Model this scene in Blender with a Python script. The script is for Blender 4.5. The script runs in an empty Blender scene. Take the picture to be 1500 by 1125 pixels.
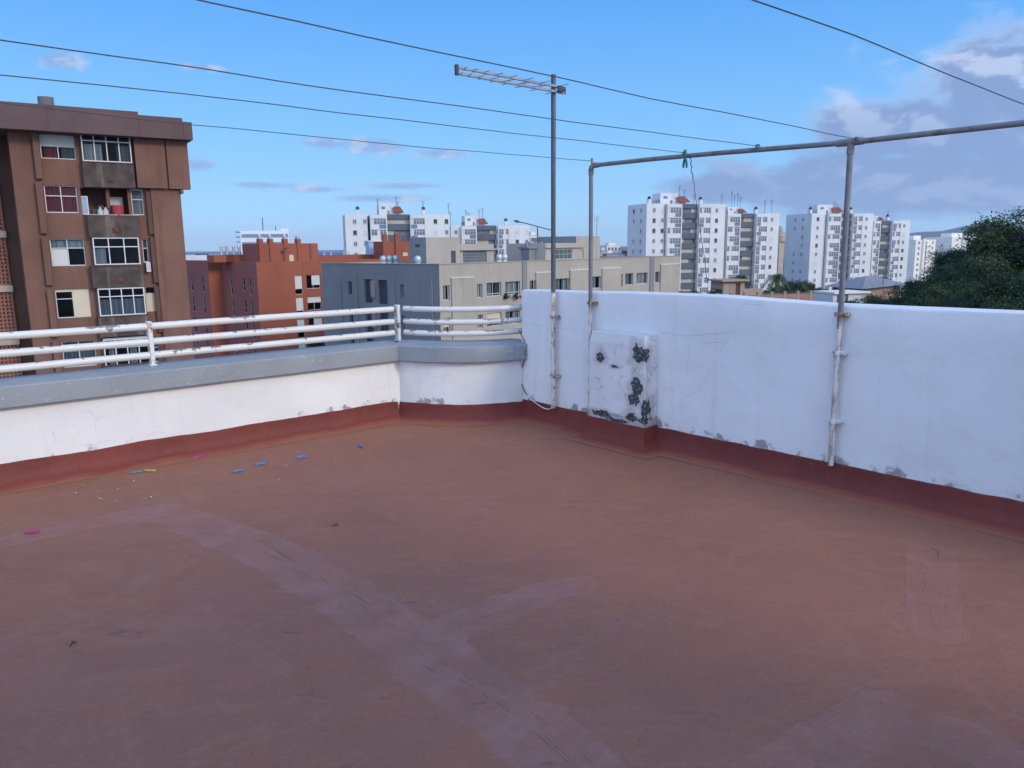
import bpy, bmesh, math, random
from mathutils import Vector, Matrix, noise as mnoise
rnd = random.Random(7)
S = bpy.context.scene
COL = S.collection
G = -20.0                                   # street level below the terrace floor (z = 0)

# ------------------------------------------------------------------ camera model
FPX = 1127.; PITCH = math.radians(10.17); ROLL = math.radians(.62); EYE = (0., 0., 1.6)
def ray(px, py):
    x = (px-750)/FPX; y = -(py-562.5)/FPX
    xu = x*math.cos(ROLL)+y*math.sin(ROLL); yu = -x*math.sin(ROLL)+y*math.cos(ROLL)
    return Vector((xu, math.cos(PITCH)+yu*math.sin(PITCH), -math.sin(PITCH)+yu*math.cos(PITCH)))
def atz(px, py, z):
    d = ray(px, py); t = (z-EYE[2])/d[2]
    return Vector([EYE[i]+t*d[i] for i in range(3)])
def aty(px, py, Y):
    d = ray(px, py); t = Y/d[1]
    return Vector([EYE[i]+t*d[i] for i in range(3)])
class Plane:
    """vertical plane through p along horizontal direction d; offset o moves it toward the viewer"""
    def __init__(s, p, d):
        L = math.hypot(d[0], d[1]); s.p = (p[0], p[1]); s.d = (d[0]/L, d[1]/L); s.n = (s.d[1], -s.d[0])
    def at(s, px, py, o=0.):
        r = ray(px, py); k = s.n[0]*r[0]+s.n[1]*r[1]
        t = ((s.p[0]+s.n[0]*o-EYE[0])*s.n[0]+(s.p[1]+s.n[1]*o-EYE[1])*s.n[1])/k
        return Vector([EYE[i]+t*r[i] for i in range(3)])
    def uz(s, px, py, o=0.):
        q = s.at(px, py, o)
        return ((q[0]-s.p[0])*s.d[0]+(q[1]-s.p[1])*s.d[1], q[2])
    def pt(s, u, o, z):
        return Vector((s.p[0]+s.d[0]*u+s.n[0]*o, s.p[1]+s.d[1]*u+s.n[1]*o, z))

# ------------------------------------------------------------------ materials
def _nt(name):
    m = bpy.data.materials.new(name); m.use_nodes = True
    nt = m.node_tree; b = nt.nodes['Principled BSDF']
    return m, nt, b
def _n(nt, t, **kw):
    n = nt.nodes.new(t)
    for k, v in kw.items(): setattr(n, k, v)
    return n
def _lk(nt, a, b): nt.links.new(a, b)
def math_(nt, op, a, b=None, c=None):
    n = _n(nt, 'ShaderNodeMath', operation=op)
    for i, v in enumerate((a, b, c)):
        if v is None: continue
        if isinstance(v, (int, float)): n.inputs[i].default_value = v
        else: _lk(nt, v, n.inputs[i])
    return n.outputs[0]
def mapr(nt, v, a, b, c=0., d=1., smooth=True):
    n = _n(nt, 'ShaderNodeMapRange'); n.interpolation_type = 'SMOOTHSTEP' if smooth else 'LINEAR'
    _lk(nt, v, n.inputs[0])
    for i, x in enumerate((a, b, c, d)): n.inputs[i+1].default_value = x
    return n.outputs[0]
def noise_(nt, vec, scale, detail=3., rough=.55, dist=0.):
    n = _n(nt, 'ShaderNodeTexNoise'); _lk(nt, vec, n.inputs['Vector'])
    n.inputs['Scale'].default_value = scale; n.inputs['Detail'].default_value = detail
    n.inputs['Roughness'].default_value = rough; n.inputs['Distortion'].default_value = dist
    return n.outputs['Fac']
def mapping(nt, vec, sc=(1, 1, 1), loc=(0, 0, 0), rot=(0, 0, 0)):
    n = _n(nt, 'ShaderNodeMapping'); _lk(nt, vec, n.inputs[0])
    n.inputs['Scale'].default_value = sc; n.inputs['Location'].default_value = loc; n.inputs['Rotation'].default_value = rot
    return n.outputs[0]
def objco(nt): return _n(nt, 'ShaderNodeTexCoord').outputs['Object']
def mix(nt, fac, a, b):
    n = _n(nt, 'ShaderNodeMix', data_type='RGBA')
    if isinstance(fac, (int, float)): n.inputs[0].default_value = fac
    else: _lk(nt, fac, n.inputs[0])
    for i, v in ((6, a), (7, b)):
        if isinstance(v, (tuple, list)): n.inputs[i].default_value = (*v[:3], 1)
        else: _lk(nt, v, n.inputs[i])
    return n.outputs[2]
def bump(nt, b, h, strength=.3, dist=.01):
    n = _n(nt, 'ShaderNodeBump'); n.inputs['Strength'].default_value = strength; n.inputs['Distance'].default_value = dist
    _lk(nt, h, n.inputs['Height']); _lk(nt, n.outputs[0], b.inputs['Normal'])
def sc3(c, k): return tuple(x*k for x in c)

def stucco(name, c, var=.12, big=.35, fine=6., streak=.18, rough=.9, bumpd=.02, dirt=None):
    """painted render: broad blotches, fine grain, rain streaks"""
    m, nt, b = _nt(name); co = objco(nt)
    n1 = noise_(nt, co, big, 4); n2 = noise_(nt, co, fine, 3)
    st = noise_(nt, mapping(nt, co, (1.3, 1.3, .12)), 1.6, 4, .65)
    col = mix(nt, mapr(nt, n1, .3, .7), sc3(c, 1-var), sc3(c, 1+var))
    col = mix(nt, math_(nt, 'MULTIPLY', mapr(nt, st, .5, .78), streak*2), col, dirt or sc3(c, .55))
    col = mix(nt, mapr(nt, n2, .35, .75, 0, .25), col, sc3(c, .8))
    _lk(nt, col, b.inputs['Base Color']); b.inputs['Roughness'].default_value = rough
    b.inputs['Specular IOR Level'].default_value = .2
    bump(nt, b, n2, .25, bumpd)
    return m
def plain(name, c, rough=.6, metal=0., var=.1, scale=9.):
    m, nt, b = _nt(name); co = objco(nt); n1 = noise_(nt, co, scale, 3)
    _lk(nt, mix(nt, mapr(nt, n1, .3, .7), sc3(c, 1-var), sc3(c, 1+var)), b.inputs['Base Color'])
    b.inputs['Roughness'].default_value = rough; b.inputs['Metallic'].default_value = metal
    return m
def glass(name, c=(.012, .018, .026), rough=.12, see=0.):
    m, nt, b = _nt(name); co = objco(nt); n1 = noise_(nt, co, .9, 2)
    _lk(nt, mix(nt, n1, sc3(c, .5), sc3(c, 1.6)), b.inputs['Base Color'])
    b.inputs['Roughness'].default_value = rough; b.inputs['Specular IOR Level'].default_value = .35
    if see:
        t = _n(nt, 'ShaderNodeBsdfTransparent'); t.inputs[0].default_value = (.82, .87, .9, 1)
        mx = _n(nt, 'ShaderNodeMixShader'); mx.inputs[0].default_value = see
        _lk(nt, b.outputs[0], mx.inputs[1]); _lk(nt, t.outputs[0], mx.inputs[2])
        _lk(nt, mx.outputs[0], nt.nodes['Material Output'].inputs[0])
    return m
def cloth(name, c, dens=9.):
    m, nt, b = _nt(name); co = objco(nt)
    n1 = noise_(nt, mapping(nt, co, (dens, dens, .3)), 1., 2)
    _lk(nt, mix(nt, mapr(nt, n1, .3, .7), sc3(c, .65), sc3(c, 1.15)), b.inputs['Base Color'])
    b.inputs['Roughness'].default_value = .9
    return m

M = {}
# ------------------------------------------------------------------ mesh builder
class MB:
    def __init__(s, mat=None): s.v = []; s.f = []; s.mi = []; s.T = mat or Matrix()
    def P(s, p):
        s.v.append(tuple(s.T @ Vector(p))); return len(s.v)-1
    def quad(s, a, b, c, d, m=0):
        s.f.append([s.P(a), s.P(b), s.P(c), s.P(d)]); s.mi.append(m)
    def poly(s, pts, m=0): s.f.append([s.P(p) for p in pts]); s.mi.append(m)
    def box(s, x0, x1, y0, y1, z0, z1, m=0):
        i = [s.P(p) for p in ((x0,y0,z0),(x1,y0,z0),(x1,y1,z0),(x0,y1,z0),(x0,y0,z1),(x1,y0,z1),(x1,y1,z1),(x0,y1,z1))]
        for q in ((0,1,5,4),(1,2,6,5),(2,3,7,6),(3,0,4,7),(4,5,6,7),(3,2,1,0)):
            s.f.append([i[k] for k in q]); s.mi.append(m)
    def prism(s, pts, z0, z1, m=0):
        """pts counter-clockwise seen from above"""
        n = len(pts); a = [s.P((p[0], p[1], z0)) for p in pts]; b = [s.P((p[0], p[1], z1)) for p in pts]
        for k in range(n):
            s.f.append([a[k], a[(k+1) % n], b[(k+1) % n], b[k]]); s.mi.append(m)
        s.f.append(b); s.mi.append(m); s.f.append(a[::-1]); s.mi.append(m)
    def tube(s, pts, r, n=8, m=0, cap=True):
        pts = [Vector(p) for p in pts]; rings = []; up = None
        for k, p in enumerate(pts):
            t = (pts[min(k+1, len(pts)-1)]-pts[max(k-1, 0)]).normalized()
            if up is None: up = t.orthogonal().normalized()
            up = (up-t*up.dot(t)).normalized(); w = t.cross(up)
            rr = r[k] if isinstance(r, (list, tuple)) else r
            rings.append([s.P(p+(up*math.cos(a)+w*math.sin(a))*rr) for a in [2*math.pi*j/n for j in range(n)]])
        for A, B in zip(rings, rings[1:]):
            for j in range(n):
                s.f.append([A[j], A[(j+1) % n], B[(j+1) % n], B[j]]); s.mi.append(m)
        if cap:
            s.f.append(rings[0][::-1]); s.mi.append(m); s.f.append(rings[-1]); s.mi.append(m)
    def wall(s, u0, u1, z0, z1, holes=(), y=0., dep=.22, m=0, mr=None):
        """front face at y (facing -y) with rectangular holes and reveals going back dep"""
        mr = m if mr is None else mr
        us = sorted({u0, u1, *[min(max(h[k], u0), u1) for h in holes for k in (0, 1)]})
        zs = sorted({z0, z1, *[min(max(h[k], z0), z1) for h in holes for k in (2, 3)]})
        for a, b in zip(us, us[1:]):
            for c, d in zip(zs, zs[1:]):
                x, z = (a+b)/2, (c+d)/2
                if any(h[0] < x < h[1] and h[2] < z < h[3] for h in holes): continue
                s.quad((a, y, c), (b, y, c), (b, y, d), (a, y, d), m)
        for h in holes:
            a, b, c, d = h[:4]; e = y+dep
            s.quad((a, y, c), (b, y, c), (b, e, c), (a, e, c), mr); s.quad((a, e, d), (b, e, d), (b, y, d), (a, y, d), mr)
            s.quad((a, e, c), (a, e, d), (a, y, d), (a, y, c), mr); s.quad((b, y, c), (b, y, d), (b, e, d), (b, e, c), mr)
    def build(s, name, mats, parent=None, smooth=False, loc=None, rot=None, bevel=0., seg=2):
        me = bpy.data.meshes.new(name); me.from_pydata(s.v, [], s.f)
        for m in (mats if isinstance(mats, (list, tuple)) else [mats]): me.materials.append(M[m] if isinstance(m, str) else m)
        me.polygons.foreach_set('material_index', s.mi)
        if smooth: me.polygons.foreach_set('use_smooth', [True]*len(me.polygons))
        me.update()
        if smooth: me.set_sharp_from_angle(angle=math.radians(32))
        o = bpy.data.objects.new(name, me); COL.objects.link(o)
        if parent: o.parent = parent
        if loc is not None: o.location = loc
        if rot is not None: o.rotation_euler = (0, 0, rot)
        if bevel:
            w = o.modifiers.new('bevel', 'BEVEL'); w.width = bevel; w.segments = seg; w.limit_method = 'ANGLE'
        return o
def tag(o, label=None, cat=None, group=None, kind=None):
    if label: o['label'] = label
    if cat: o['category'] = cat
    if group: o['group'] = group
    if kind: o['kind'] = kind
    return o
def empty(name, loc=(0, 0, 0), rz=0., label=None, cat=None, group=None):
    o = bpy.data.objects.new(name, None); COL.objects.link(o); o.empty_display_size = .3
    o.location = loc; o.rotation_euler = (0, 0, rz)
    return tag(o, label, cat, group)
def dup(o, parent, loc=None, rot=None):
    c = o.copy(); COL.objects.link(c); c.parent = parent
    if loc is not None: c.location = loc
    if rot is not None: c.rotation_euler = (0, 0, rot)
    for ch in o.children: dup(ch, c)
    return c

# ------------------------------------------------------------------ sky, sun, camera
SUN_EL = math.radians(24); SUN_D = Vector((.8, -.6, 0)).normalized()
SUN_AZ = math.atan2(SUN_D.x, SUN_D.y)
def build_world():
    w = bpy.data.worlds.new('World'); S.world = w; w.use_nodes = True
    nt = w.node_tree; bg = nt.nodes['Background']
    sky = _n(nt, 'ShaderNodeTexSky', sky_type='NISHITA'); sky.sun_disc = False
    sky.sun_elevation = SUN_EL; sky.sun_rotation = SUN_AZ
    sky.altitude = 60; sky.air_density = 1.0; sky.dust_density = .0; sky.ozone_density = 5.0
    hs = _n(nt, 'ShaderNodeHueSaturation'); hs.inputs['Saturation'].default_value = SKY_SAT; hs.inputs['Hue'].default_value = .5; hs.inputs['Value'].default_value = SKY_VAL
    _lk(nt, sky.outputs[0], hs.inputs['Color'])
    gen = _n(nt, 'ShaderNodeTexCoord').outputs['Generated']
    sp = _n(nt, 'ShaderNodeSeparateXYZ'); _lk(nt, gen, sp.inputs[0])
    rp = _n(nt, 'ShaderNodeValToRGB'); _lk(nt, sp.outputs[2], rp.inputs[0]); cr = rp.color_ramp
    cr.elements[0].position = 0.; cr.elements[1].position = 1.
    for p_, c_ in SKY_RAMP[1:-1]: cr.elements.new(p_)
    for e_, (p_, c_) in zip(cr.elements, SKY_RAMP): e_.position = p_; e_.color = (*c_, 1)
    base = mix(nt, .88, hs.outputs[0], rp.outputs[0])
    # unseen sky behind the viewer, brightened to fill the shaded walls
    backfill = _n(nt, 'ShaderNodeVectorMath', operation='DOT_PRODUCT'); _lk(nt, gen, backfill.inputs[0]); backfill.inputs[1].default_value = (SUN_D.x*.35, -.94, .1)
    base = mix(nt, mapr(nt, backfill.outputs['Value'], -.25, .55), base, SKY_BACK_FILL)
    az = math_(nt, 'ARCTAN2', sp.outputs[0], sp.outputs[1]); el = math_(nt, 'ARCSINE', sp.outputs[2])
    cv = _n(nt, 'ShaderNodeCombineXYZ'); _lk(nt, az, cv.inputs[0]); _lk(nt, math_(nt, 'MULTIPLY', el, 1.7), cv.inputs[1])
    nA = noise_(nt, cv.outputs[0], 9., 7, .58, .3); nB = noise_(nt, cv.outputs[0], 34., 5, .6, .2)
    cv2 = _n(nt, 'ShaderNodeVectorMath', operation='ADD'); _lk(nt, cv.outputs[0], cv2.inputs[0]); cv2.inputs[1].default_value = (.012, .035, 0)
    nA2 = noise_(nt, cv2.outputs[0], 9., 7, .58, .3)
    def ell(a, e, ra, re):
        x = math_(nt, 'DIVIDE', math_(nt, 'SUBTRACT', az, a), ra); y = math_(nt, 'DIVIDE', math_(nt, 'SUBTRACT', el, e), re)
        d = math_(nt, 'SQRT', math_(nt, 'ADD', math_(nt, 'MULTIPLY', x, x), math_(nt, 'MULTIPLY', y, y)))
        return math_(nt, 'SUBTRACT', 1., d)
    def union(lst):
        r = lst[0]
        for q in lst[1:]: r = math_(nt, 'MAXIMUM', r, q)
        return r
    # cloud bank on the right
    bank = union([ell(.60, .125, .25, .105), ell(.46, .125, .12, .055), ell(.47, .068, .27, .055), ell(.60, .175, .14, .06), ell(.9, .12, .4, .14), ell(.29, .066, .14, .026)])
    D = math_(nt, 'ADD', math_(nt, 'MULTIPLY', bank, .75), math_(nt, 'MULTIPLY', math_(nt, 'SUBTRACT', nA, .5), 1.25))
    D = math_(nt, 'ADD', D, math_(nt, 'MULTIPLY', math_(nt, 'SUBTRACT', nB, .5), .22))
    aB = mapr(nt, D, -.02, .34)
    lit = mapr(nt, math_(nt, 'SUBTRACT', nA, nA2), .015, .13)
    hi = mapr(nt, el, .09, .19)
    edge = math_(nt, 'MULTIPLY', mapr(nt, D, .06, .36, 1., 0.), hi)
    lf = math_(nt, 'MINIMUM', math_(nt, 'ADD', math_(nt, 'MULTIPLY', lit, math_(nt, 'ADD', math_(nt, 'MULTIPLY', hi, .45), .22)), math_(nt, 'MULTIPLY', edge, .85)), 1.)
    ccol = mix(nt, lf, CLOUD_DARK, CLOUD_LIT)
    # small fair-weather puffs on the left
    puffs = union([ell(-.166, .123, .06, .014), ell(-.225, .125, .04, .010), ell(-.085, .114, .045, .009), ell(-.502, .199, .032, .013),
                   ell(-.372, .097, .03, .010), ell(-.30, .075, .06, .006), ell(-.24, .071, .05, .006), ell(-.13, .075, .07, .006), ell(-.36, .203, .03, .006), ell(-.16, .060, .09, .007)])
    Dp = math_(nt, 'ADD', math_(nt, 'MULTIPLY', puffs, .7), math_(nt, 'MULTIPLY', math_(nt, 'SUBTRACT', nB, .5), 1.3))
    aP = math_(nt, 'MULTIPLY', mapr(nt, Dp, .03, .5), .85)
    pcol = mix(nt, mapr(nt, nB, .45, .68), PUFF_A, PUFF_B)
    # thin veil everywhere near the horizon on the right, and bright broken cloud added behind the viewer for its light
    back = mapr(nt, sp.outputs[1], .15, -.35)
    aK = math_(nt, 'MULTIPLY', math_(nt, 'MULTIPLY', mapr(nt, noise_(nt, gen, 3.2, 6, .6), .45, .7), back), .7)
    c1 = mix(nt, aP, base, pcol); c2 = mix(nt, math_(nt, 'MULTIPLY', aB, .93), c1, ccol); c3 = mix(nt, aK, c2, BACK_FILL_CLOUD)
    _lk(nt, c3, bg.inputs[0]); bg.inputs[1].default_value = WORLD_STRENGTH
WORLD_STRENGTH = .15; SKY_SAT = 1.1; SKY_VAL = .8; SUN_E = 1.2; EXPOSURE = 0.7
SKY_RAMP = [(0., (1.3, 2.5, 3.9)), (.05, (1.25, 2.55, 4.1)), (.13, (.92, 2.3, 4.15)), (.28, (.44, 1.65, 4.0)), (1., (.20, .9, 3.1))]; SKY_BACK_FILL = (4.0, 5.5, 8.5)
CLOUD_DARK = (1.0, 1.48, 2.65); CLOUD_LIT = (2.7, 3.1, 4.0); PUFF_A = (1.15, 1.8, 3.2); PUFF_B = (2.1, 2.6, 3.5); BACK_FILL_CLOUD = (7.5, 7.8, 9.0)
def build_lights():
    l = bpy.data.lights.new('sun', 'SUN'); l.energy = SUN_E; l.angle = math.radians(12); l.color = (1., .83, .58)
    o = bpy.data.objects.new('sun', l); COL.objects.link(o)
    d = Vector((SUN_D.x*math.cos(SUN_EL), SUN_D.y*math.cos(SUN_EL), math.sin(SUN_EL)))
    o.rotation_euler = d.to_track_quat('Z', 'Y').to_euler(); o.location = d*60
    cam = bpy.data.cameras.new('camera'); cam.sensor_width = 36; cam.lens = 36*FPX/1500; cam.clip_start = .05; cam.clip_end = 80000
    c = bpy.data.objects.new('camera', cam); COL.objects.link(c)
    X = Vector((1, 0, 0)); U = Vector((0, math.sin(PITCH), math.cos(PITCH))); F = Vector((0, math.cos(PITCH), -math.sin(PITCH)))
    r = X*math.cos(ROLL)-U*math.sin(ROLL); u = X*math.sin(ROLL)+U*math.cos(ROLL)
    m = Matrix((r, u, -F)).transposed().to_4x4(); m.translation = EYE; c.matrix_world = m
    S.camera = c
    S.view_settings.view_transform = 'Standard'; S.view_settings.look = 'None'; S.view_settings.exposure = EXPOSURE; S.view_settings.gamma = 1
    S.cycles.use_denoising = True; S.cycles.max_bounces = 6; S.cycles.transparent_max_bounces = 8

# ------------------------------------------------------------------ terrace
WP = Plane((.12, 7.12), (2.78, -3.12)); LP = Plane((-3.53, 5.07), (2.47, 2.09))
CA = Vector((-1.06, 7.16)); CB = Vector((.10, 7.13)); SAG = .17
_ch = CB-CA; CR = (_ch.length**2/4+SAG**2)/(2*SAG)
_nn = Vector((_ch.y, -_ch.x)).normalized()
if _nn.y > 0: _nn = -_nn
CC = (CA+CB)/2-_nn*(CR-SAG)
def curve_pt(t, o, z):
    """t 0..1 along the bowed corner, o metres toward the viewer from its face"""
    a0 = math.atan2(CA.y-CC.y, CA.x-CC.x); a1 = math.atan2(CB.y-CC.y, CB.x-CC.x)
    if a0 > 0: a0 -= 2*math.pi
    if a1 > 0: a1 -= 2*math.pi
    a = a0+(a1-a0)*t
    return Vector((CC.x+(CR+o)*math.cos(a), CC.y+(CR+o)*math.sin(a), z))
def interp(tab, x):
    if x <= tab[0][0]: return tab[0][1]
    for (a, b), (c, d) in zip(tab, tab[1:]):
        if x <= c: return b+(d-b)*(x-a)/(c-a)
    return tab[-1][1]
def loft(mb, secs, m=0, caps=True):
    idx = [[mb.P(p) for p in s] for s in secs]
    for A, B in zip(idx, idx[1:]):
        for j in range(len(A)-1):
            mb.f.append([A[j], B[j], B[j+1], A[j+1]]); mb.mi.append(m)
    if caps:
        mb.f.append(idx[0][:]); mb.mi.append(m); mb.f.append(idx[-1][::-1]); mb.mi.append(m)
def jit(*a): return mnoise.noise(Vector(a))

def plaster(name, c, zlo, amt, spots=(), seed=0.):
    """white limewashed plaster: grubby blotches, flaking at the foot"""
    m, nt, b = _nt(name); co = objco(nt); cs = mapping(nt, co, loc=(seed, 0, 0))
    sp = _n(nt, 'ShaderNodeSeparateXYZ'); _lk(nt, co, sp.inputs[0])
    n1 = noise_(nt, cs, 1.3, 5, .6); n2 = noise_(nt, cs, 22., 4, .6); n3 = noise_(nt, cs, 5.5, 5, .62)
    st = noise_(nt, mapping(nt, cs, (5., 5., .35)), 2.2, 4, .6)
    col = mix(nt, mapr(nt, n1, .32, .7), sc3(c, .90), c)
    col = mix(nt, mapr(nt, st, .52, .8, 0, .25), col, (.46, .43, .40))
    col = mix(nt, mapr(nt, n2, .56, .78, 0, .16), col, (.5, .48, .46))
    pz = noise_(nt, mapping(nt, cs, (.8, 1, 1.6)), 2.4, 6, .68, .5)
    col = mix(nt, mapr(nt, pz, .53, .57, 0, .13), col, (.52, .50, .48)); col = mix(nt, mapr(nt, noise_(nt, cs, 60., 3), .66, .72, 0, .45), col, (.36, .35, .35))
    foot = mapr(nt, sp.outputs[2], zlo+.015, zlo+.14, 1, 0)
    low = math_(nt, 'ADD', math_(nt, 'MULTIPLY', foot, .34*amt), math_(nt, 'ADD', n3, math_(nt, 'MULTIPLY', n1, .55)))
    fl = mapr(nt, low, 1.06, 1.13)
    dirt = mapr(nt, math_(nt, 'ADD', math_(nt, 'MULTIPLY', foot, .4*amt), n3), .78, 1.02, 0, .55)
    col = mix(nt, dirt, col, (.40, .37, .34))
    col = mix(nt, fl, col, mix(nt, n2, (.20, .20, .21), (.36, .35, .34)))
    h = math_(nt, 'SUBTRACT', math_(nt, 'ADD', math_(nt, 'MULTIPLY', n3, .5), math_(nt, 'MULTIPLY', n2, .18)), math_(nt, 'MULTIPLY', fl, .5))
    if spots:
        r = None
        for (x, z, rx, rz) in spots:
            dx = math_(nt, 'DIVIDE', math_(nt, 'SUBTRACT', sp.outputs[0], x), rx); dz = math_(nt, 'DIVIDE', math_(nt, 'SUBTRACT', sp.outputs[2], z), rz)
            dy = math_(nt, 'DIVIDE', math_(nt, 'ADD', sp.outputs[1], .155), .05 if z > .35 else .12)
            d = math_(nt, 'SQRT', math_(nt, 'ADD', math_(nt, 'ADD', math_(nt, 'MULTIPLY', dx, dx), math_(nt, 'MULTIPLY', dy, dy)), math_(nt, 'MULTIPLY', dz, dz)))
            r = d if r is None else math_(nt, 'MINIMUM', r, d)
        nz = noise_(nt, cs, 8., 6, .66)
        rr = math_(nt, 'ADD', r, math_(nt, 'MULTIPLY', math_(nt, 'SUBTRACT', nz, .5), 4.2))
        dk = mapr(nt, rr, .82, .70); gr = mapr(nt, rr, 2.0, 1.0, 0, .75)
        col = mix(nt, gr, col, (.43, .40, .39))
        vo = _n(nt, 'ShaderNodeTexVoronoi', feature='DISTANCE_TO_EDGE'); vo.inputs['Scale'].default_value = 4.2
        wv = _n(nt, 'ShaderNodeVectorMath', operation='MULTIPLY_ADD'); nv = _n(nt, 'ShaderNodeTexNoise'); nv.inputs['Scale'].default_value = 7.; nv.inputs['Detail'].default_value = 5.; _lk(nt, cs, nv.inputs['Vector'])
        _lk(nt, nv.outputs['Color'], wv.inputs[0]); wv.inputs[1].default_value = (.16, .16, .16); _lk(nt, cs, wv.inputs[2]); _lk(nt, wv.outputs[0], vo.inputs['Vector'])
        ln = math_(nt, 'MULTIPLY', mapr(nt, vo.outputs['Distance'], .018, .004), mapr(nt, n3, .46, .58, 0, .6))
        col = mix(nt, ln, col, (.30, .28, .27))
        col = mix(nt, mapr(nt, noise_(nt, cs, 7., 6, .7), .56, .66, 0, .45), col, (.46, .43, .42))
        col = mix(nt, dk, col, mix(nt, mapr(nt, noise_(nt, cs, 70., 3, .6), .52, .68), (.045, .048, .055), (.33, .32, .31)))
        h = math_(nt, 'SUBTRACT', h, math_(nt, 'MULTIPLY', dk, 1.0))
    _lk(nt, col, b.inputs['Base Color']); b.inputs['Roughness'].default_value = .85; b.inputs['Specular IOR Level'].default_value = .25
    bump(nt, b, h, .5, .012)
    return m
def red_paint(name):
    m, nt, b = _nt(name); co = objco(nt); n1 = noise_(nt, co, 2.2, 4, .6); n2 = noise_(nt, co, 26., 4, .6)
    sp = _n(nt, 'ShaderNodeSeparateXYZ'); _lk(nt, co, sp.inputs[0])
    col = mix(nt, mapr(nt, n1, .3, .7), (.120, .023, .019), (.165, .033, .025))
    col = mix(nt, mapr(nt, n2, .5, .8, 0, .3), col, (.25, .07, .055))
    base = mapr(nt, math_(nt, 'ADD', sp.outputs[2], math_(nt, 'MULTIPLY', math_(nt, 'SUBTRACT', n1, .5), .05)), .004, .032, 1, 0)
    col = mix(nt, base, col, (.245, .070, .045)); col = mix(nt, mapr(nt, math_(nt, 'ADD', sp.outputs[2], math_(nt, 'MULTIPLY', math_(nt, 'SUBTRACT', n1, .5), .012)), .001, .008, 1, 0), col, (.262, .105, .063))
    _lk(nt, col, b.inputs['Base Color']); b.inputs['Roughness'].default_value = .62; b.inputs['Specular IOR Level'].default_value = .3
    bump(nt, b, n2, .3, .006)
    return m
def grey_paint(name):
    m, nt, b = _nt(name); co = objco(nt); n1 = noise_(nt, co, 1.6, 4, .6); n2 = noise_(nt, co, 30., 4, .65)
    col = mix(nt, mapr(nt, n1, .3, .7), (.205, .225, .24), (.25, .272, .288))
    col = mix(nt, mapr(nt, n2, .58, .72, 0, .5), col, (.42, .45, .47))
    _lk(nt, col, b.inputs['Base Color']); b.inputs['Roughness'].default_value = .7
    bump(nt, b, math_(nt, 'ADD', n2, n1), .35, .008)
    return m
def chipped(name, c, under, thr=.66, scale=9., top=True, rust=None, rough=.45):
    """painted pipe with flakes gone, mostly along the top"""
    m, nt, b = _nt(name); co = objco(nt); n1 = noise_(nt, co, scale, 6, .68); n2 = noise_(nt, co, 45., 3)
    v = n1
    if top:
        g = _n(nt, 'ShaderNodeNewGeometry'); sp = _n(nt, 'ShaderNodeSeparateXYZ'); _lk(nt, g.outputs['Normal'], sp.inputs[0])
        v = math_(nt, 'ADD', n1, mapr(nt, sp.outputs[2], .2, .9, 0, .075))
    f = mapr(nt, v, thr, thr+.02)
    col = mix(nt, mapr(nt, n2, .3, .8, 0, .22), c, sc3(c, .7))
    big = noise_(nt, co, 2.1, 4, .6)
    col = mix(nt, mapr(nt, big, .5, .75, 0, .3), col, (.5, .46, .40))
    if rust: col = mix(nt, mapr(nt, v, thr-.09, thr, 0, .8), col, rust)
    col = mix(nt, f, col, under)
    _lk(nt, col, b.inputs['Base Color']); b.inputs['Roughness'].default_value = rough
    bump(nt, b, math_(nt, 'SUBTRACT', 1., f), .4, .002)
    return m
def pole_mat(name, zsplit, up, dn, zsoft=.03):
    """bare galvanised tube above, old flaking whitewash below zsplit"""
    m, nt, b = _nt(name); co = objco(nt); sp = _n(nt, 'ShaderNodeSeparateXYZ'); _lk(nt, co, sp.inputs[0])
    n1 = noise_(nt, co, 14., 5, .65); n2 = noise_(nt, mapping(nt, co, (1, 1, .3)), 30., 4, .65)
    z = math_(nt, 'ADD', sp.outputs[2], math_(nt, 'MULTIPLY', math_(nt, 'SUBTRACT', n1, .5), .22))
    f = mapr(nt, z, zsplit-zsoft, zsplit+zsoft)
    low = mix(nt, mapr(nt, n2, .45, .62), dn, (.34, .26, .19)); low = mix(nt, mapr(nt, n1, .60, .66), low, (.17, .085, .045))
    upc = mix(nt, mapr(nt, n2, .3, .75), sc3(up, .75), sc3(up, 1.2)); upc = mix(nt, mapr(nt, n1, .58, .7, 0, .55), upc, (.20, .14, .10))
    _lk(nt, mix(nt, f, low, upc), b.inputs['Base Color']); b.inputs['Roughness'].default_value = .5
    _lk(nt, math_(nt, 'MULTIPLY', f, .45), b.inputs['Metallic'])
    bump(nt, b, n2, .25, .002)
    return m

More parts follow.
